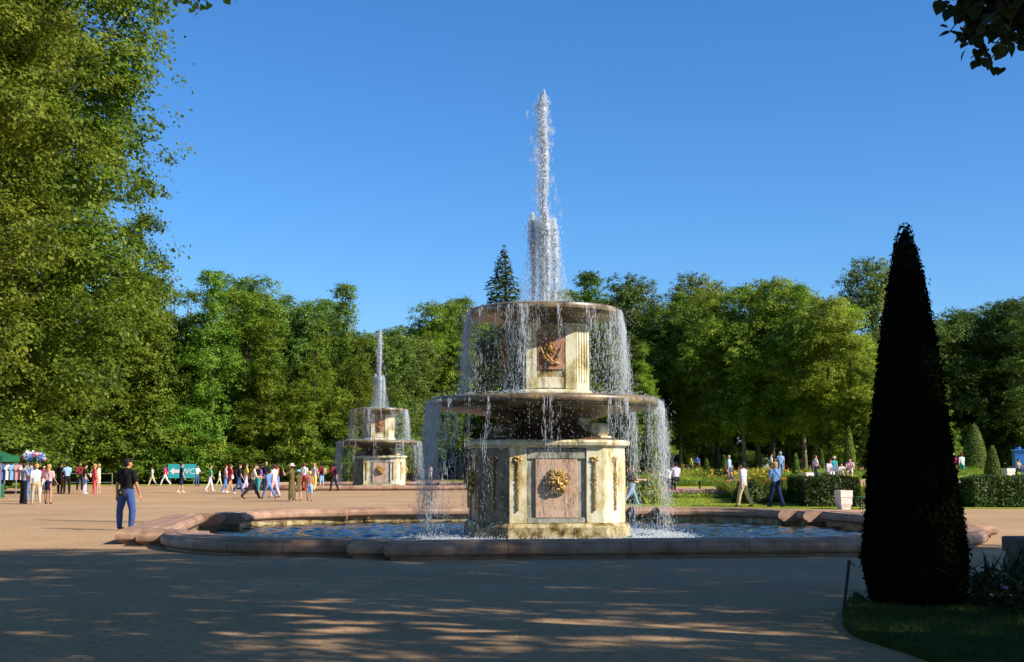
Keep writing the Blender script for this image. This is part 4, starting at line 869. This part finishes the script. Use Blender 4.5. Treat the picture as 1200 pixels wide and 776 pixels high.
def windmill_stand(px, base, top, word, c):
    b = ground(px, base); z = at(px, top, b.y).z; root = empty('toy_windmill_stand', (b.x, b.y + .6, 0)); m = MB(); m.tube([(0, 0, 0), (0, 0, z)], .02, 6); m.build('pole', GREYM, root)
    r_ = random.Random(px)
    for k in range(11):
        a = r_.uniform(0, 6.28); e = r_.uniform(-.2, 1.2); cc = Vector((.30 * math.cos(a) * math.cos(e), .30 * math.sin(a) * math.cos(e), z - .2 + .28 * math.sin(e))); m = MB()
        nrm = Vector((math.cos(a) * math.cos(e), math.sin(a) * math.cos(e) - .8, math.sin(e))).normalized(); u = nrm.cross(Vector((0, 0, 1))).normalized(); v = nrm.cross(u)
        for j in range(5):
            t0 = j * 1.2566; d0 = u * math.cos(t0) + v * math.sin(t0); d1 = u * math.cos(t0 + .9) + v * math.sin(t0 + .9); m.add([cc, cc + d0 * .19, cc + (d0 + d1) * .07 + nrm * .07, cc + nrm * .02, cc + d1 * .02 + nrm * -.01], [(0, 1, 2), (0, 2, 3), (0, 4, 1)], 0)
        m.build('pinwheel', [cloth('pin_' + str(k % 4), [(.85, .85, .9), (.12, .35, .8), (.85, .2, .35), (.55, .75, .92)][k % 4])], root)
    tag(root, 'pole of %s toy windmills behind the shoppers' % word, 'windmill stand')
windmill_stand(25, 588, 532, 'white and blue', 0); windmill_stand(36, 588, 535, 'pink and blue', 1)
b = ground(50, 576); root = empty('kiosk', b)
m = MB(); m.box((0, 0, .95), (.9, .7, 1.7)); m.build('booth', WOOD, root, bevel=.01)
m = MB(); m.loft([[(-.65, -.5, 1.75), (.65, -.5, 1.75), (.65, .5, 1.75), (-.65, .5, 1.75)], [(-.5, -.06, 2.1), (.5, -.06, 2.1), (.5, .06, 2.1), (-.5, .06, 2.1)]]); m.build('roof', WOOD, root); tag(root, 'small wooden kiosk with brown roof behind the shoppers', 'kiosk')

# ------------------------------------------------------------------ people
def capsule(m, p0, p1, r0, r1, n=10):
    p0, p1 = Vector(p0), Vector(p1); t = (p1 - p0)
    if t.length < 1e-5: t = Vector((0, 0, 1e-4)); p1 = p0 + t
    t = t.normalized(); a = t.cross(Vector((.3, .2, 1))).normalized(); b = t.cross(a); rings = []
    for c, r, angs in ((p0, r0, (-88, -50, -18)), (p1, r1, (18, 50, 88))):
        for an in angs:
            q = R(an); rings.append([c + t * (r * math.sin(q)) + (a * math.cos(2 * math.pi * k / n) + b * math.sin(2 * math.pi * k / n)) * (r * math.cos(q)) for k in range(n)])
    m.loft(rings, True)
SKIN = noise_mat('skin', [(0.3, (.48, .27, .18)), (0.7, (.60, .36, .25))], 6, 0.6, spec=0.3)
TAN = noise_mat('tanned_skin', [(0.3, (.42, .20, .11)), (0.7, (.55, .28, .16))], 6, 0.6, spec=0.3)
PAL = dict(white=(.80, .79, .77), black=(.012, .012, .014), navy=(.015, .022, .075), jeans=(.05, .10, .30), ltjeans=(.28, .42, .62), beige=(.56, .45, .30), grey=(.30, .31, .33), ltblue=(.30, .48, .75), blue=(.06, .17, .55), denim=(.14, .27, .55),
           red=(.62, .04, .05), pink=(.82, .50, .55), magenta=(.72, .03, .28), teal=(.03, .38, .36), green=(.10, .46, .28), yellow=(.75, .62, .12), orange=(.75, .22, .06), purple=(.26, .10, .48), maroon=(.26, .015, .04), olive=(.13, .105, .035),
           lav=(.62, .56, .74), brown=(.16, .08, .04), dark=(.03, .025, .03), cream=(.74, .66, .48), coral=(.75, .10, .12), tan=(.42, .30, .16), cyan=(.25, .62, .75), wine=(.33, .03, .07),
           h_dark=(.018, .012, .009), h_brown=(.085, .04, .02), h_red=(.16, .045, .02), h_blond=(.50, .32, .12), h_grey=(.42, .41, .40))
def C_(k):
    if k == 'skin': return SKIN
    if k == 'tan_skin': return TAN
    return cloth('cloth_' + k, PAL[k], .6 if k.startswith('h_') else .88)
PEND = []; COUNT = {}
def person(label, px, py, H, face, pose='stand', top='white', bot='jeans', shoe='dark', hair='h_brown', sleeve='short', legs='long', skin='skin', long_hair=False, hat=None, skirt=None, fine=False, lean=0, stride=24, arms=None, bald=False, pos=None, headturn=0, bare=False, girth=1.10, spread=.02):
    P = pos if pos is not None else ground(px, py); caps = []; hi = pose == 'sit'
    def cap(a, b, r0, r1, tg, g=1.0):
        g = girth if r0 > .03 and Vector(a).z < .855 and Vector(a).length < .855 else 1.0; caps.append((Vector(a), Vector(b), r0 * g, r1 * g, tg))
    la = {'stand': ((2, 1), (-2, 3)), 'walk': ((stride, 6), (-stride, 14)), 'sit': ((84, 82), (80, 78))}[pose]
    cl = .005; low = 1e9; hz = .515
    for s, (a, k) in zip((-1, 1), la):
        a, k = R(a), R(k); hip = Vector((.052 * s, 0, hz)); out = spread * s
        kn = hip + Vector((out, .235 * math.sin(a), -.235 * math.cos(a))); an = kn + Vector((0, .225 * math.sin(a - k), -.225 * math.cos(a - k)))
        t2 = bot if legs in ('long', 'short') else skin; t3 = bot if legs == 'long' else skin
        e2 = cl if t2 == bot else 0; e3 = .006 if t3 == bot else 0
        cap(hip, hip.lerp(kn, .6), .052 + e2, .043 + e2, t2); cap(hip.lerp(kn, .6), kn, .043 + e2, .035 + e2, t2); cap(kn, kn.lerp(an, .4), .034 + e3, .034 + e3, t3); cap(kn.lerp(an, .4), an + Vector((0, 0, .012)), .033 + e3, .022 + e3 * 1.6, t3)
        fd = Vector((.012 * s, math.cos(min(a - k, 0) * .6), math.sin(min(a - k, 0) * .7))); cap(an + Vector((0, -.012, -.012)), an + fd * .075 + Vector((0, 0, -.022)), .024, .019, shoe); cap(an + fd * .05 + Vector((0, 0, -.024)), an + fd * .095 + Vector((0, 0, -.028)), .02, .015, shoe)
        low = min(low, an.z - .045)
    L = R(lean); rl = Matrix.Rotation(-L, 3, 'X'); pv = Vector((0, 0, .53))
    def T(v): return rl @ (Vector(v) - pv) + pv
    for s in (-1, 1):
        cap((.035 * s, -.006, .525), (.03 * s, 0, .57), .062, .056, bot); cap(T((.028 * s, 0, .585)), T((.032 * s, .002, .64)), .057, .056, top); cap(T((.032 * s, .002, .64)), T((.045 * s, .004, .735)), .056, .060, top); cap(T((.045 * s, .004, .735)), T((.06 * s, 0, .79)), .058, .042, top)
        cap(T((.03 * s, 0, .82)), T((.098 * s, 0, .80)), .030, .034, top)
    cap(T((0, -.012, .79)), T((0, -.010, .822)), .046, .040, top); cap(T((0, 0, .82)), T((0, .004, .855)), .030, .027, skin); cap(T((0, .004, .84)), T((0, .008, .885)), .028, .03, skin)
    ht = Matrix.Rotation(R(headturn), 3, 'Z'); hc = T((0, .012, .925))
    def HD(v): return hc + rl @ (ht @ Vector(v))
    cap(HD((0, -.006, .018)), HD((0, .004, .006)), .054, .052, skin); cap(HD((0, .014, -.02)), HD((0, .026, -.045)), .042, .026, skin); cap(HD((0, .05, .004)), HD((0, .063, -.014)), .008, .010, skin)
    cap(HD((-.018, .046, -.036)), HD((.018, .046, -.036)), .008, .008, skin)
    for s in (-1, 1): cap(HD((.053 * s, -.004, .004)), HD((.055 * s, -.006, -.012)), .012, .009, skin)
    arms_ = arms or (((-stride * .8, 14), (stride * .8, 16)) if pose == 'walk' else ((6, 14), (2, 10)) if pose == 'stand' else ((32, 50), (28, 55)))
    for s, arr in zip((-1, 1), arms_):
        b, e = R(arr[0]), R(arr[1]); oo = arr[2] if len(arr) > 2 else .16; sh = Vector((.108 * s, 0, .80)); d = Vector((oo * s, math.sin(b), -math.cos(b))).normalized(); el = sh + d * .172
        d2 = Vector((oo * .3 * s, math.sin(b + e), -math.cos(b + e))).normalized(); wr = el + d2 * .15
        t1 = top if sleeve in ('short', 'long') else skin; t2 = top if sleeve == 'long' else skin; ee = .005 if t1 == top else 0
        cap(T(sh), T(sh.lerp(el, .62)), .031 + ee, .027 + ee, t1); cap(T(sh.lerp(el, .62)), T(el), .026 + (.004 if sleeve == 'long' else 0), .023 + (.004 if sleeve == 'long' else 0), t2); cap(T(el), T(el.lerp(wr, .45)), .023, .022, t2); cap(T(el.lerp(wr, .45)), T(wr), .021, .0145, t2)
        hd = d2; side = hd.cross(Vector((s, 0, 0))); side = side.normalized() if side.length > .1 else Vector((0, 1, 0))
        pm = wr + hd * .045
        cap(T(wr), T(pm), .014, .016, skin)
        if fine:
            for q in range(4):
                f0 = pm + side * (.0135 * (q - 1.5)); ln = (.036, .044, .041, .031)[q]; cu = Vector((-s * .35, 0, 0))
                f1 = f0 + (hd + cu * .3).normalized() * ln * .55; f2 = f1 + (hd + cu * 1.4).normalized() * ln * .5
                cap(T(wr + hd * .02 + side * (.011 * (q - 1.5))), T(f0), .0075, .0062, skin); cap(T(f0), T(f1), .0058, .0054, skin); cap(T(f1), T(f2), .0054, .0042, skin)
            cap(T(wr + hd * .015 + side * .012), T(wr + hd * .035 + side * .028), .0075, .0062, skin); cap(T(wr + hd * .035 + side * .028), T(wr + hd * .06 + side * .033), .006, .0048, skin)
        else:
            cap(T(pm), T(pm + hd * .038), .0155, .010, skin); cap(T(wr + hd * .015 + side * .012), T(wr + hd * .045 + side * .028), .008, .006, skin)
    off = Vector((0, 0, -low)); name = 'person'
    root = empty(name, P, R(-face)); tag(root, label, 'person')
    m = MB()
    for a, b, r0, r1, tg in caps: capsule(m, (a + off) * H, (b + off) * H, r0 * H, r1 * H, 10 if fine else 8)
    body = m.build('body', SKIN, root)
    md = body.modifiers.new('r', 'REMESH'); md.mode = 'VOXEL'; md.voxel_size = .0115 if fine else .025
    sm = body.modifiers.new('s', 'SMOOTH'); sm.factor = .5; sm.iterations = 2 if fine else 3
    PEND.append((body, [((a + off) * H, (b + off) * H, r0 * H, r1 * H, tg) for a, b, r0, r1, tg in caps]))
    def W(v): return (Vector(v) + off) * H
    hm = MB(); hr = rl @ ht
    if not bald:
        hm.ball(W(HD((0, -.014, .026))), (.060 * H, .062 * H, .052 * H), 14, rot=hr); hm.ball(W(HD((0, -.028, .0))), (.054 * H, .044 * H, .05 * H), 12, rot=hr); hm.ball(W(HD((0, .022, .045))), (.046 * H, .03 * H, .022 * H), 10, rot=hr)
        if long_hair: hm.ball(W(HD((0, -.04, -.06))), (.052 * H, .032 * H, .075 * H), 12, rot=hr); hm.ball(W(HD((0, -.045, -.11))), (.042 * H, .024 * H, .06 * H), 10, rot=hr)
        hm.build('hair', C_(hair), root, smooth=True)
    if fine:
        for s in (-1, 1): em = MB(); em.ball(W(HD((.02 * s, .052, .008))), .0075 * H, 8); em.build('eye', C_('dark'), root)
        bm_ = MB(); [bm_.tube([W(HD((.008 * s, .055, .02))), W(HD((.02 * s, .056, .023))), W(HD((.033 * s, .05, .019)))], .0035 * H, 5) for s in (-1, 1)]; bm_.build('eyebrows', C_(hair), root)
    if hat:
        c = W(HD((0, -.004, .05))); km = MB(); br = .115 if hat[1] == 'brim' else .066; km.lathe([(.0, .05 * H), (.045 * H, .048 * H), (.062 * H, .02 * H), (.066 * H, -.012 * H), (br * H, -.02 * H), (br * H, -.026 * H), (.06 * H, -.02 * H)], 18, c=c)
        if hat[1] == 'cap': km.box(c + hr @ Vector((0, .075 * H, -.018 * H)), (.09 * H, .06 * H, .008 * H))
        km.build('hat', C_(hat[0]), root, smooth=True)
    if skirt:
        kc, hem, wide = skirt; km = MB(); z1 = .60; prof = [(wide * .98, hem), (wide, hem + .005), (wide * .86, hem + (z1 - hem) * .4), (.093, .54), (.078, z1), (.06, z1 + .003)]
        n = 24; rings = [[W((r * (1 + .05 * math.sin(k * 2 * math.pi / n * 7) * (1 if i < 3 else 0)) * math.cos(2 * math.pi * k / n), r * .78 * math.sin(2 * math.pi * k / n), z)) for k in range(n)] for i, (r, z) in enumerate(prof)]; km.loft(rings, False); km.build('skirt', C_(kc), root, smooth=True)
    root['H'] = H; return root
def finish_people():
    dg = bpy.context.evaluated_depsgraph_get(); dg.update()
    for body, caps in PEND:
        me = bpy.data.meshes.new_from_object(body.evaluated_get(dg)); n = len(me.polygons); c = np.zeros(n * 3); me.polygons.foreach_get('center', c); c = c.reshape(-1, 3)
        keys = []; best = np.full(n, 1e9); idx = np.zeros(n, int)
        for a, b, r0, r1, tg in caps:
            if tg not in keys: keys.append(tg)
            a = np.array(a); d = np.array(b) - a; t = np.clip(((c - a) @ d) / max(d @ d, 1e-9), 0, 1); ds = np.linalg.norm(c - a - t[:, None] * d, axis=1) - (r0 + (r1 - r0) * t)
            q = ds < best; best[q] = ds[q]; idx[q] = keys.index(tg)
        me.materials.clear(); [me.materials.append(C_(k)) for k in keys]
        me.polygons.foreach_set('material_index', idx.astype(np.int32)); me.polygons.foreach_set('use_smooth', np.ones(n, bool)); me.update()
        old = body.data; body.modifiers.clear(); body.data = me; bpy.data.meshes.remove(old)
    for o in list(bpy.data.objects):
        if 'H' in o.keys(): del o['H']
def on_person(p, v):
    H = p['H']; return p.matrix_basis @ (Vector(v) * H)
def bag(p, v, size, colr, label, kind='bag', strap=None):
    """a bag carried by a person: body, flap and strap"""
    H = p['H']; q = Matrix.Rotation(p.rotation_euler.z, 3, 'Z'); root = empty(kind if kind != 'bag' else 'shoulder_bag', on_person(p, v), p.rotation_euler.z); m = MB()
    x, y, z = (s * H for s in size); n = 14
    rings = [[(x * f * (abs(math.cos(t)) ** .6) * math.copysign(1, math.cos(t)), y * f * (abs(math.sin(t)) ** .6) * math.copysign(1, math.sin(t)), zz * z) for t in [2 * math.pi * k / n + .1 for k in range(n)]] for f, zz in ((.7, -1), (.95, -.9), (1, -.3), (.98, .4), (.85, .85), (.5, 1))]
    m.loft(rings); m.build('pouch', C_(colr), root, smooth=True); m = MB()
    if kind == 'backpack':
        m.ball((0, -y * .95, -z * .3), (x * .7, y * .45, z * .45), 10); m.build('pocket', C_(colr), root, smooth=True); 
        for s in (-1, 1): m = MB(); m.tube([(s * x * .6, y * .6, z * .8), (s * x * .85, y + .05 * H, z * 1.15), (s * x * .95, y + .155 * H, z * .7), (s * x * .95, y + .11 * H, -z * .5), (s * x * .8, y * .6, -z * .7)], .010 * H, 6); m.build('strap', C_('dark'), root)
    else:
        sp = [(0, 0, z * .9), (0, y * .4, z * 1.6), (0, 0, z * 2.3), (0, -y * .4, z * 1.6), (0, 0, z * .9)] if not strap else [q.inverted() @ (on_person(p, s_) - root.location) for s_ in strap]
        m.tube(sp, .006 * H, 6); m.build('strap', C_(colr), root)
    tag(root, label, 'backpack' if kind == 'backpack' else 'bag'); return root
A_ = person
# the man beside the basin corner
man = A_('man in black t-shirt and blue jeans standing alone beside the basin corner', 147, 621.5, 1.79, 22, 'stand', 'black', 'jeans', 'dark', 'h_dark', 'short', fine=True, arms=((-6, 12, .24), (8, 14, .26)), headturn=-30, skin='tan_skin', girth=1.22, spread=.062)
bag(man, (.015, -.118, .52), (.055, .03, .048), 'dark', 'dark belt pouch at the back of the man in black t-shirt', strap=[(-.09, -.03, .57), (0, -.075, .58), (.09, -.03, .57), (.09, .05, .57), (-.09, .05, .57), (-.09, -.03, .57)])
em_ = MB(); em_.box((0, -.058, .0), (.05, .006, .06)); em_.box((0, -.060, -.012), (.03, .006, .03), mi=1)
bp_ = [o for o in col.objects if o.get('label', '').startswith('dark belt pouch')][0]; em_.build('emblem', [C_('green'), C_('yellow')], bp_)
# shoppers by the stall
A_('shopper in pale blue shirt and jeans beside the clothes rack', 2, 583, 1.66, 60, 'stand', 'ltblue', 'jeans')
A_('woman in long black skirt and grey top among the shoppers', 27, 591, 1.68, 40, 'stand', 'grey', 'black', hair='h_brown', skirt=('black', .03, .105), arms=((45, 70), (20, 60)))
A_('shopper in blue top half hidden behind the long black skirt', 35, 588, 1.66, 170, 'stand', 'blue', 'denim', arms=((40, 70), (30, 60)))
A_('person in white t-shirt, beige trousers and white shoes among the shoppers', 41.5, 591, 1.66, -30, 'walk', 'white', 'beige', 'white', 'h_blond', stride=9)
g1 = A_('girl in pink top and navy skirt with long blonde hair', 56, 591, 1.64, 10, 'stand', 'pink', 'navy', 'dark', 'h_blond', legs='bare', long_hair=True, skirt=('navy', .36, .10), skin='tan_skin', arms=((20, 80), (10, 40)))
bag(g1, (.15, .0, .50), (.04, .03, .05), 'dark', 'dark handbag of the girl with the navy skirt')
A_('woman in red top and white trousers behind the blonde girl', 50, 582, 1.62, 150, 'stand', 'wine', 'white', 'white', 'h_dark')
A_('man dressed all in black near the kiosk', 70, 579, 1.74, 20, 'stand', 'black', 'black', 'dark', 'h_dark', sleeve='long')
A_('child in orange clothes beside the man all in black', 74, 578, 1.15, -20, 'stand', 'orange', 'orange', 'white', 'h_brown')
A_('man in pale grey-blue shirt and black trousers with arms folded', 78, 579, 1.74, -40, 'stand', 'ltblue', 'black', 'dark', 'h_dark', arms=((30, 95), (25, 95)))
A_('man in dark striped shirt and black trousers near the rail fence', 93, 575, 1.76, 150, 'stand', 'maroon', 'black', 'dark', 'h_brown', arms=((35, 80), (30, 80)))
w1 = A_('woman in black top and white patterned trousers near the rail fence', 99, 579, 1.64, 80, 'stand', 'black', 'lav', 'white', 'h_dark', arms=((30, 60), (10, 20)))
bag(w1, (.15, .06, .42), (.06, .03, .06), 'blue', 'blue and white carrier bag of the woman in black top')
w2_ = A_('woman in coral red tunic and trousers near the rail fence', 110, 580, 1.66, 60, 'stand', 'coral', 'coral', 'coral', 'h_blond', sleeve='long', skirt=('coral', .38, .09))
bag(w2_, (.0, -.13, .62), (.055, .03, .055), 'cream', 'cream shoulder bag of the woman in coral red', strap=[(0, -.13, .67), (-.06, -.07, .83), (-.05, .04, .80), (.0, -.13, .67)])
A_('woman in pale dress behind the coral red tunic', 115, 578, 1.66, -90, 'stand', 'cream', 'cream', 'white', 'h_blond', legs='bare', skirt=('cream', .34, .09))
# walkers across the plaza
A_('woman in white walking towards the rail fence', 178, 569.5, 1.5, -95, 'walk', 'white', 'cream', 'white', 'h_brown', stride=22)
w3 = A_('woman in magenta top and white trousers walking past the toilet sign', 193, 569.5, 1.62, -85, 'walk', 'magenta', 'white', 'white', 'h_brown', stride=26)
bag(w3, (.14, -.06, .58), (.04, .03, .06), 'orange', 'orange bag of the woman in magenta top')
A_('man in navy t-shirt and dark shorts in front of the toilet sign', 212, 577.5, 1.72, 65, 'walk', 'navy', 'navy', 'white', 'h_brown', legs='short', stride=10)
A_('person in white top and jeans next to the toilet sign', 231, 569.5, 1.58, 110, 'stand', 'white', 'jeans', 'dark', 'h_dark', arms=((30, 60), (5, 10)))
w4 = A_('woman in green top and white trousers striding across the plaza', 246, 576, 1.62, 70, 'walk', 'green', 'white', 'white', 'h_brown', stride=16)
bag(w4, (-.14, -.04, .48), (.04, .05, .06), 'tan', 'tan bag of the woman in green top')
A_('child in white clothes far across the plaza', 257, 569.5, 1.18, 90, 'walk', 'white', 'cream', 'white', 'h_blond', stride=18)
A_('woman in pink top and jeans walking with the woman in red dress', 264, 577, 1.60, 70, 'walk', 'pink', 'denim', 'white', 'h_red', stride=9)
w5 = A_('woman in red dress with white bag on the plaza', 269.5, 578, 1.66, 60, 'walk', 'red', 'red', 'white', 'h_red', legs='bare', long_hair=True, skirt=('red', .36, .085), stride=16, skin='skin', arms=((-10, 20), (25, 80)))
bag(w5, (.15, .02, .54), (.04, .045, .06), 'white', 'white bag of the woman in red dress')
w6 = A_('person in navy top and jeans with dark backpack amid the group', 280, 579, 1.68, 70, 'walk', 'navy', 'jeans', 'white', 'h_brown', stride=18)
bag(w6, (0, -.125, .71), (.085, .055, .11), 'black', 'dark backpack on the person in navy top', 'backpack')
A_('woman in yellow top with tousled brown hair in the group', 288, 576, 1.72, 60, 'walk', 'yellow', 'lav', 'dark', 'h_brown', stride=14, long_hair=True)
w7 = A_('woman in beige blouse and dark trousers leaning forward mid-stride', 295, 585, 1.76, 75, 'walk', 'cream', 'dark', 'dark', 'h_brown', sleeve='short', stride=28, lean=10, long_hair=True, arms=((40, 55), (30, 60)), skin='skin')
bag(w7, (-.16, -.05, .62), (.035, .06, .08), 'orange', 'orange shoulder bag of the woman in beige blouse')
A_('person in dark top and teal trousers in the group', 301, 579, 1.62, 30, 'stand', 'dark', 'teal', 'red', 'h_dark')
A_('person in purple and black clothes in the group', 306.5, 575, 1.60, 120, 'walk', 'purple', 'denim', 'dark', 'h_dark', stride=10)
A_('bald man in black shirt in the group', 311.5, 575, 1.80, -30, 'stand', 'black', 'dark', 'dark', bald=True, arms=((30, 80), (25, 85)))
A_('child in blue denim outfit walking in the group', 314.5, 585, 1.44, -60, 'walk', 'denim', 'denim', 'dark', 'h_dark', stride=26, sleeve='long')
A_('woman in white top and pale pink trousers in the group', 321, 583.5, 1.64, -60, 'walk', 'white', 'pink', 'brown', 'h_brown', stride=12, arms=((30, 70), (15, 50)))
w8 = A_('person in orange top with black backpack in the group', 325, 579, 1.68, -90, 'stand', 'orange', 'denim', 'dark', 'h_brown', arms=((30, 80), (30, 80)))
bag(w8, (0, -.13, .71), (.09, .065, .12), 'black', 'big black backpack on the person in orange top', 'backpack')
A_('woman in straw hat and long olive dress with arms raised to her face', 341.5, 588, 1.64, -70, 'stand', 'olive', 'olive', 'white', 'h_brown', hat=('cream', 'brim'), skirt=('olive', .10, .10), arms=((50, 118, .5), (46, 122, .5)))
A_('child in olive dress and blue cap beside the straw hat', 349.5, 587, 1.36, -40, 'stand', 'olive', 'olive', 'dark', 'h_brown', hat=('cyan', 'cap'), skirt=('olive', .32, .10), legs='bare', arms=((60, 100), (20, 60)))
A_('bare-chested boy in blue swimming shorts and yellow cap', 362.5, 587.5, 1.30, 10, 'stand', 'tan_skin', 'ltblue', 'dark', 'h_blond', hat=('yellow', 'cap'), legs='short', skin='tan_skin')
A_('man in white shirt and bright red trousers', 356, 576, 1.72, 15, 'stand', 'white', 'red', 'red', 'h_red', sleeve='long')
A_('blonde woman in lilac top and yellow trousers', 368, 576, 1.70, 25, 'walk', 'lav', 'yellow', 'brown', 'h_blond', sleeve='none', stride=8)
w9 = A_('man in maroon shirt and pale blue shorts with tan backpack', 376.5, 574.5, 1.72, -60, 'stand', 'maroon', 'ltblue', 'white', 'h_dark', legs='short')
bag(w9, (0, -.13, .70), (.085, .06, .11), 'tan', 'tan backpack on the man in pale blue shorts', 'backpack')
w10 = A_('man in maroon shirt and dark trousers reaching one arm out', 391, 576, 1.72, -55, 'walk', 'wine', 'dark', 'dark', 'h_dark', stride=12, arms=((45, 15), (-8, 15)))
bag(w10, (0, -.125, .70), (.07, .05, .10), 'dark', 'dark backpack on the man with outstretched arm', 'backpack')
A_('bare-chested man in white and blue shorts beyond the distant fountain', 495, 563.5, 1.75, 10, 'stand', 'tan_skin', 'ltblue', 'white', 'h_blond', legs='short', skin='tan_skin')
A_('woman in pale top and shorts beyond the distant fountain', 504, 563.5, 1.62, 0, 'stand', 'pink', 'white', 'dark', 'h_red', legs='short')
# behind the basin on the right
w11 = A_('woman in light jeans with black backpack striding behind the basin', 740.5, 592.5, 1.64, 70, 'walk', 'brown', 'ltjeans', 'denim', 'h_red', stride=27, fine=True, long_hair=True, arms=((10, 70), (30, 60)))
bag(w11, (0, -.13, .70), (.085, .065, .12), 'black', 'black backpack on the woman in light jeans', 'backpack')
b_ = ground(786, 575)
A_('person in white t-shirt leaning on a companion on the green bench', 0, 0, 1.6, 20, 'sit', 'white', 'dark', 'dark', 'h_brown', pos=b_ + Vector((-.12, .1, 0)), lean=8)
A_('dark-haired man in pale lavender t-shirt on the green bench', 0, 0, 1.78, -20, 'sit', 'lav', 'dark', 'dark', 'h_dark', pos=b_ + Vector((.30, .1, 0)), lean=6)
A_('bald man in blue shirt and jeans walking the garden path', 855, 567, 1.66, -60, 'walk', 'ltblue', 'jeans', 'white', 'h_grey', bald=True, stride=10)
A_('man in lavender hooded top and beige trousers walking behind the basin', 871.5, 594.5, 1.73, -55, 'walk', 'lav', 'beige', 'dark', 'h_dark', sleeve='long', stride=15, fine=True, girth=1.22)
m12 = A_('man in blue shirt and dark jeans with a shoulder strap behind the basin', 909, 595, 1.75, -25, 'walk', 'denim', 'navy', 'dark', 'h_blond', stride=15, fine=True, girth=1.2, arms=((8, 55), (10, 50)), skin='tan_skin')
bag(m12, (.06, -.115, .56), (.06, .035, .04), 'black', 'black camera bag slung on the man in blue shirt', strap=[(.06, -.115, .60), (-.02, -.085, .72), (-.09, -.02, .845), (-.06, .06, .76), (.06, .085, .62), (.125, .0, .56), (.06, -.115, .60)])
A_('far visitor in white shirt standing among the lilies', 904, 557, 1.6, 90, 'stand', 'white', 'navy', 'dark', 'h_brown')
A_('man in light blue shirt among the lilies beyond the man with shoulder strap', 915, 560, 1.72, 0, 'stand', 'ltblue', 'denim', 'dark', 'h_grey')
A_('visitor in yellow top far off under the trees', 936, 553, 1.6, 20, 'stand', 'yellow', 'denim', 'dark', 'h_dark')
A_('visitor in orange top far off under the trees', 940, 553, 1.62, -40, 'stand', 'orange', 'dark', 'dark', 'h_brown')
A_('visitor in red top far off under the trees', 944.5, 553, 1.56, 120, 'stand', 'red', 'maroon', 'dark', 'h_dark')
A_('woman in white tunic and dark trousers walking past the seated visitors', 956, 563.5, 1.62, 75, 'walk', 'white', 'navy', 'white', 'h_red', stride=22, skirt=('white', .46, .085))
bb = ground(982, 563)
A_('person in checked grey shirt seated bent forward on the bench', 0, 0, 1.7, 150, 'sit', 'lav', 'white', 'white', 'h_red', pos=bb + Vector((-.62, .05, 0)), lean=22)
A_('visitor in pale hat and denim beside the bench', 978, 563, 1.45, 170, 'stand', 'teal', 'denim', 'white', 'h_brown', hat=('cream', 'brim'))
A_('child in white seated on the bench', 0, 0, 1.35, 190, 'sit', 'white', 'beige', 'white', 'h_brown', pos=bb + Vector((.25, .05, 0)))
A_('man in pink-lilac shirt seated at the bench end', 0, 0, 1.76, 200, 'sit', 'pink', 'beige', 'dark', 'h_dark', pos=bb + Vector((.78, .05, 0)), lean=10)
A_('visitor in red cap among the lilies seen through the spray', 752, 562, 1.35, 60, 'stand', 'white', 'denim', 'dark', 'h_brown', hat=('red', 'cap'))
A_('child in yellow top under the edge of the wood', 810, 556, 1.3, 60, 'stand', 'yellow', 'dark', 'dark', 'h_blond')
A_('man in bright blue shirt under the edge of the wood', 817, 555, 1.62, 20, 'stand', 'blue', 'dark', 'dark', 'h_dark')
A_('woman in magenta tunic strolling by the large clipped cone', 1118, 557.5, 1.62, 10, 'walk', 'magenta', 'maroon', 'dark', 'h_grey', sleeve='short', stride=10, skirt=('magenta', .46, .085))
w13 = A_('woman in white top and teal trousers strolling by the large clipped cone', 1127.5, 557.5, 1.62, -10, 'walk', 'white', 'teal', 'white', 'h_red', stride=14, sleeve='long')
bag(w13, (0, -.12, .52), (.06, .03, .05), 'white', 'white bag of the woman in teal trousers', strap=[(0, -.12, .56), (-.06, -.07, .84), (-.05, .05, .80), (0, -.12, .56)])
A_('person in white shirt and jeans beside the blue locomotive', 1174, 548, 1.5, 60, 'walk', 'white', 'jeans', 'dark', 'h_dark', stride=10)
A_('man in light blue shirt beside the blue locomotive', 1180.5, 548.5, 1.66, -80, 'stand', 'ltblue', 'brown', 'dark', 'h_brown')
A_('child in navy clothes sitting near the white planter', 0, 0, 1.5, 150, 'sit', 'tan', 'jeans', 'dark', 'h_brown', pos=ground(1194, 558))
finish_people()
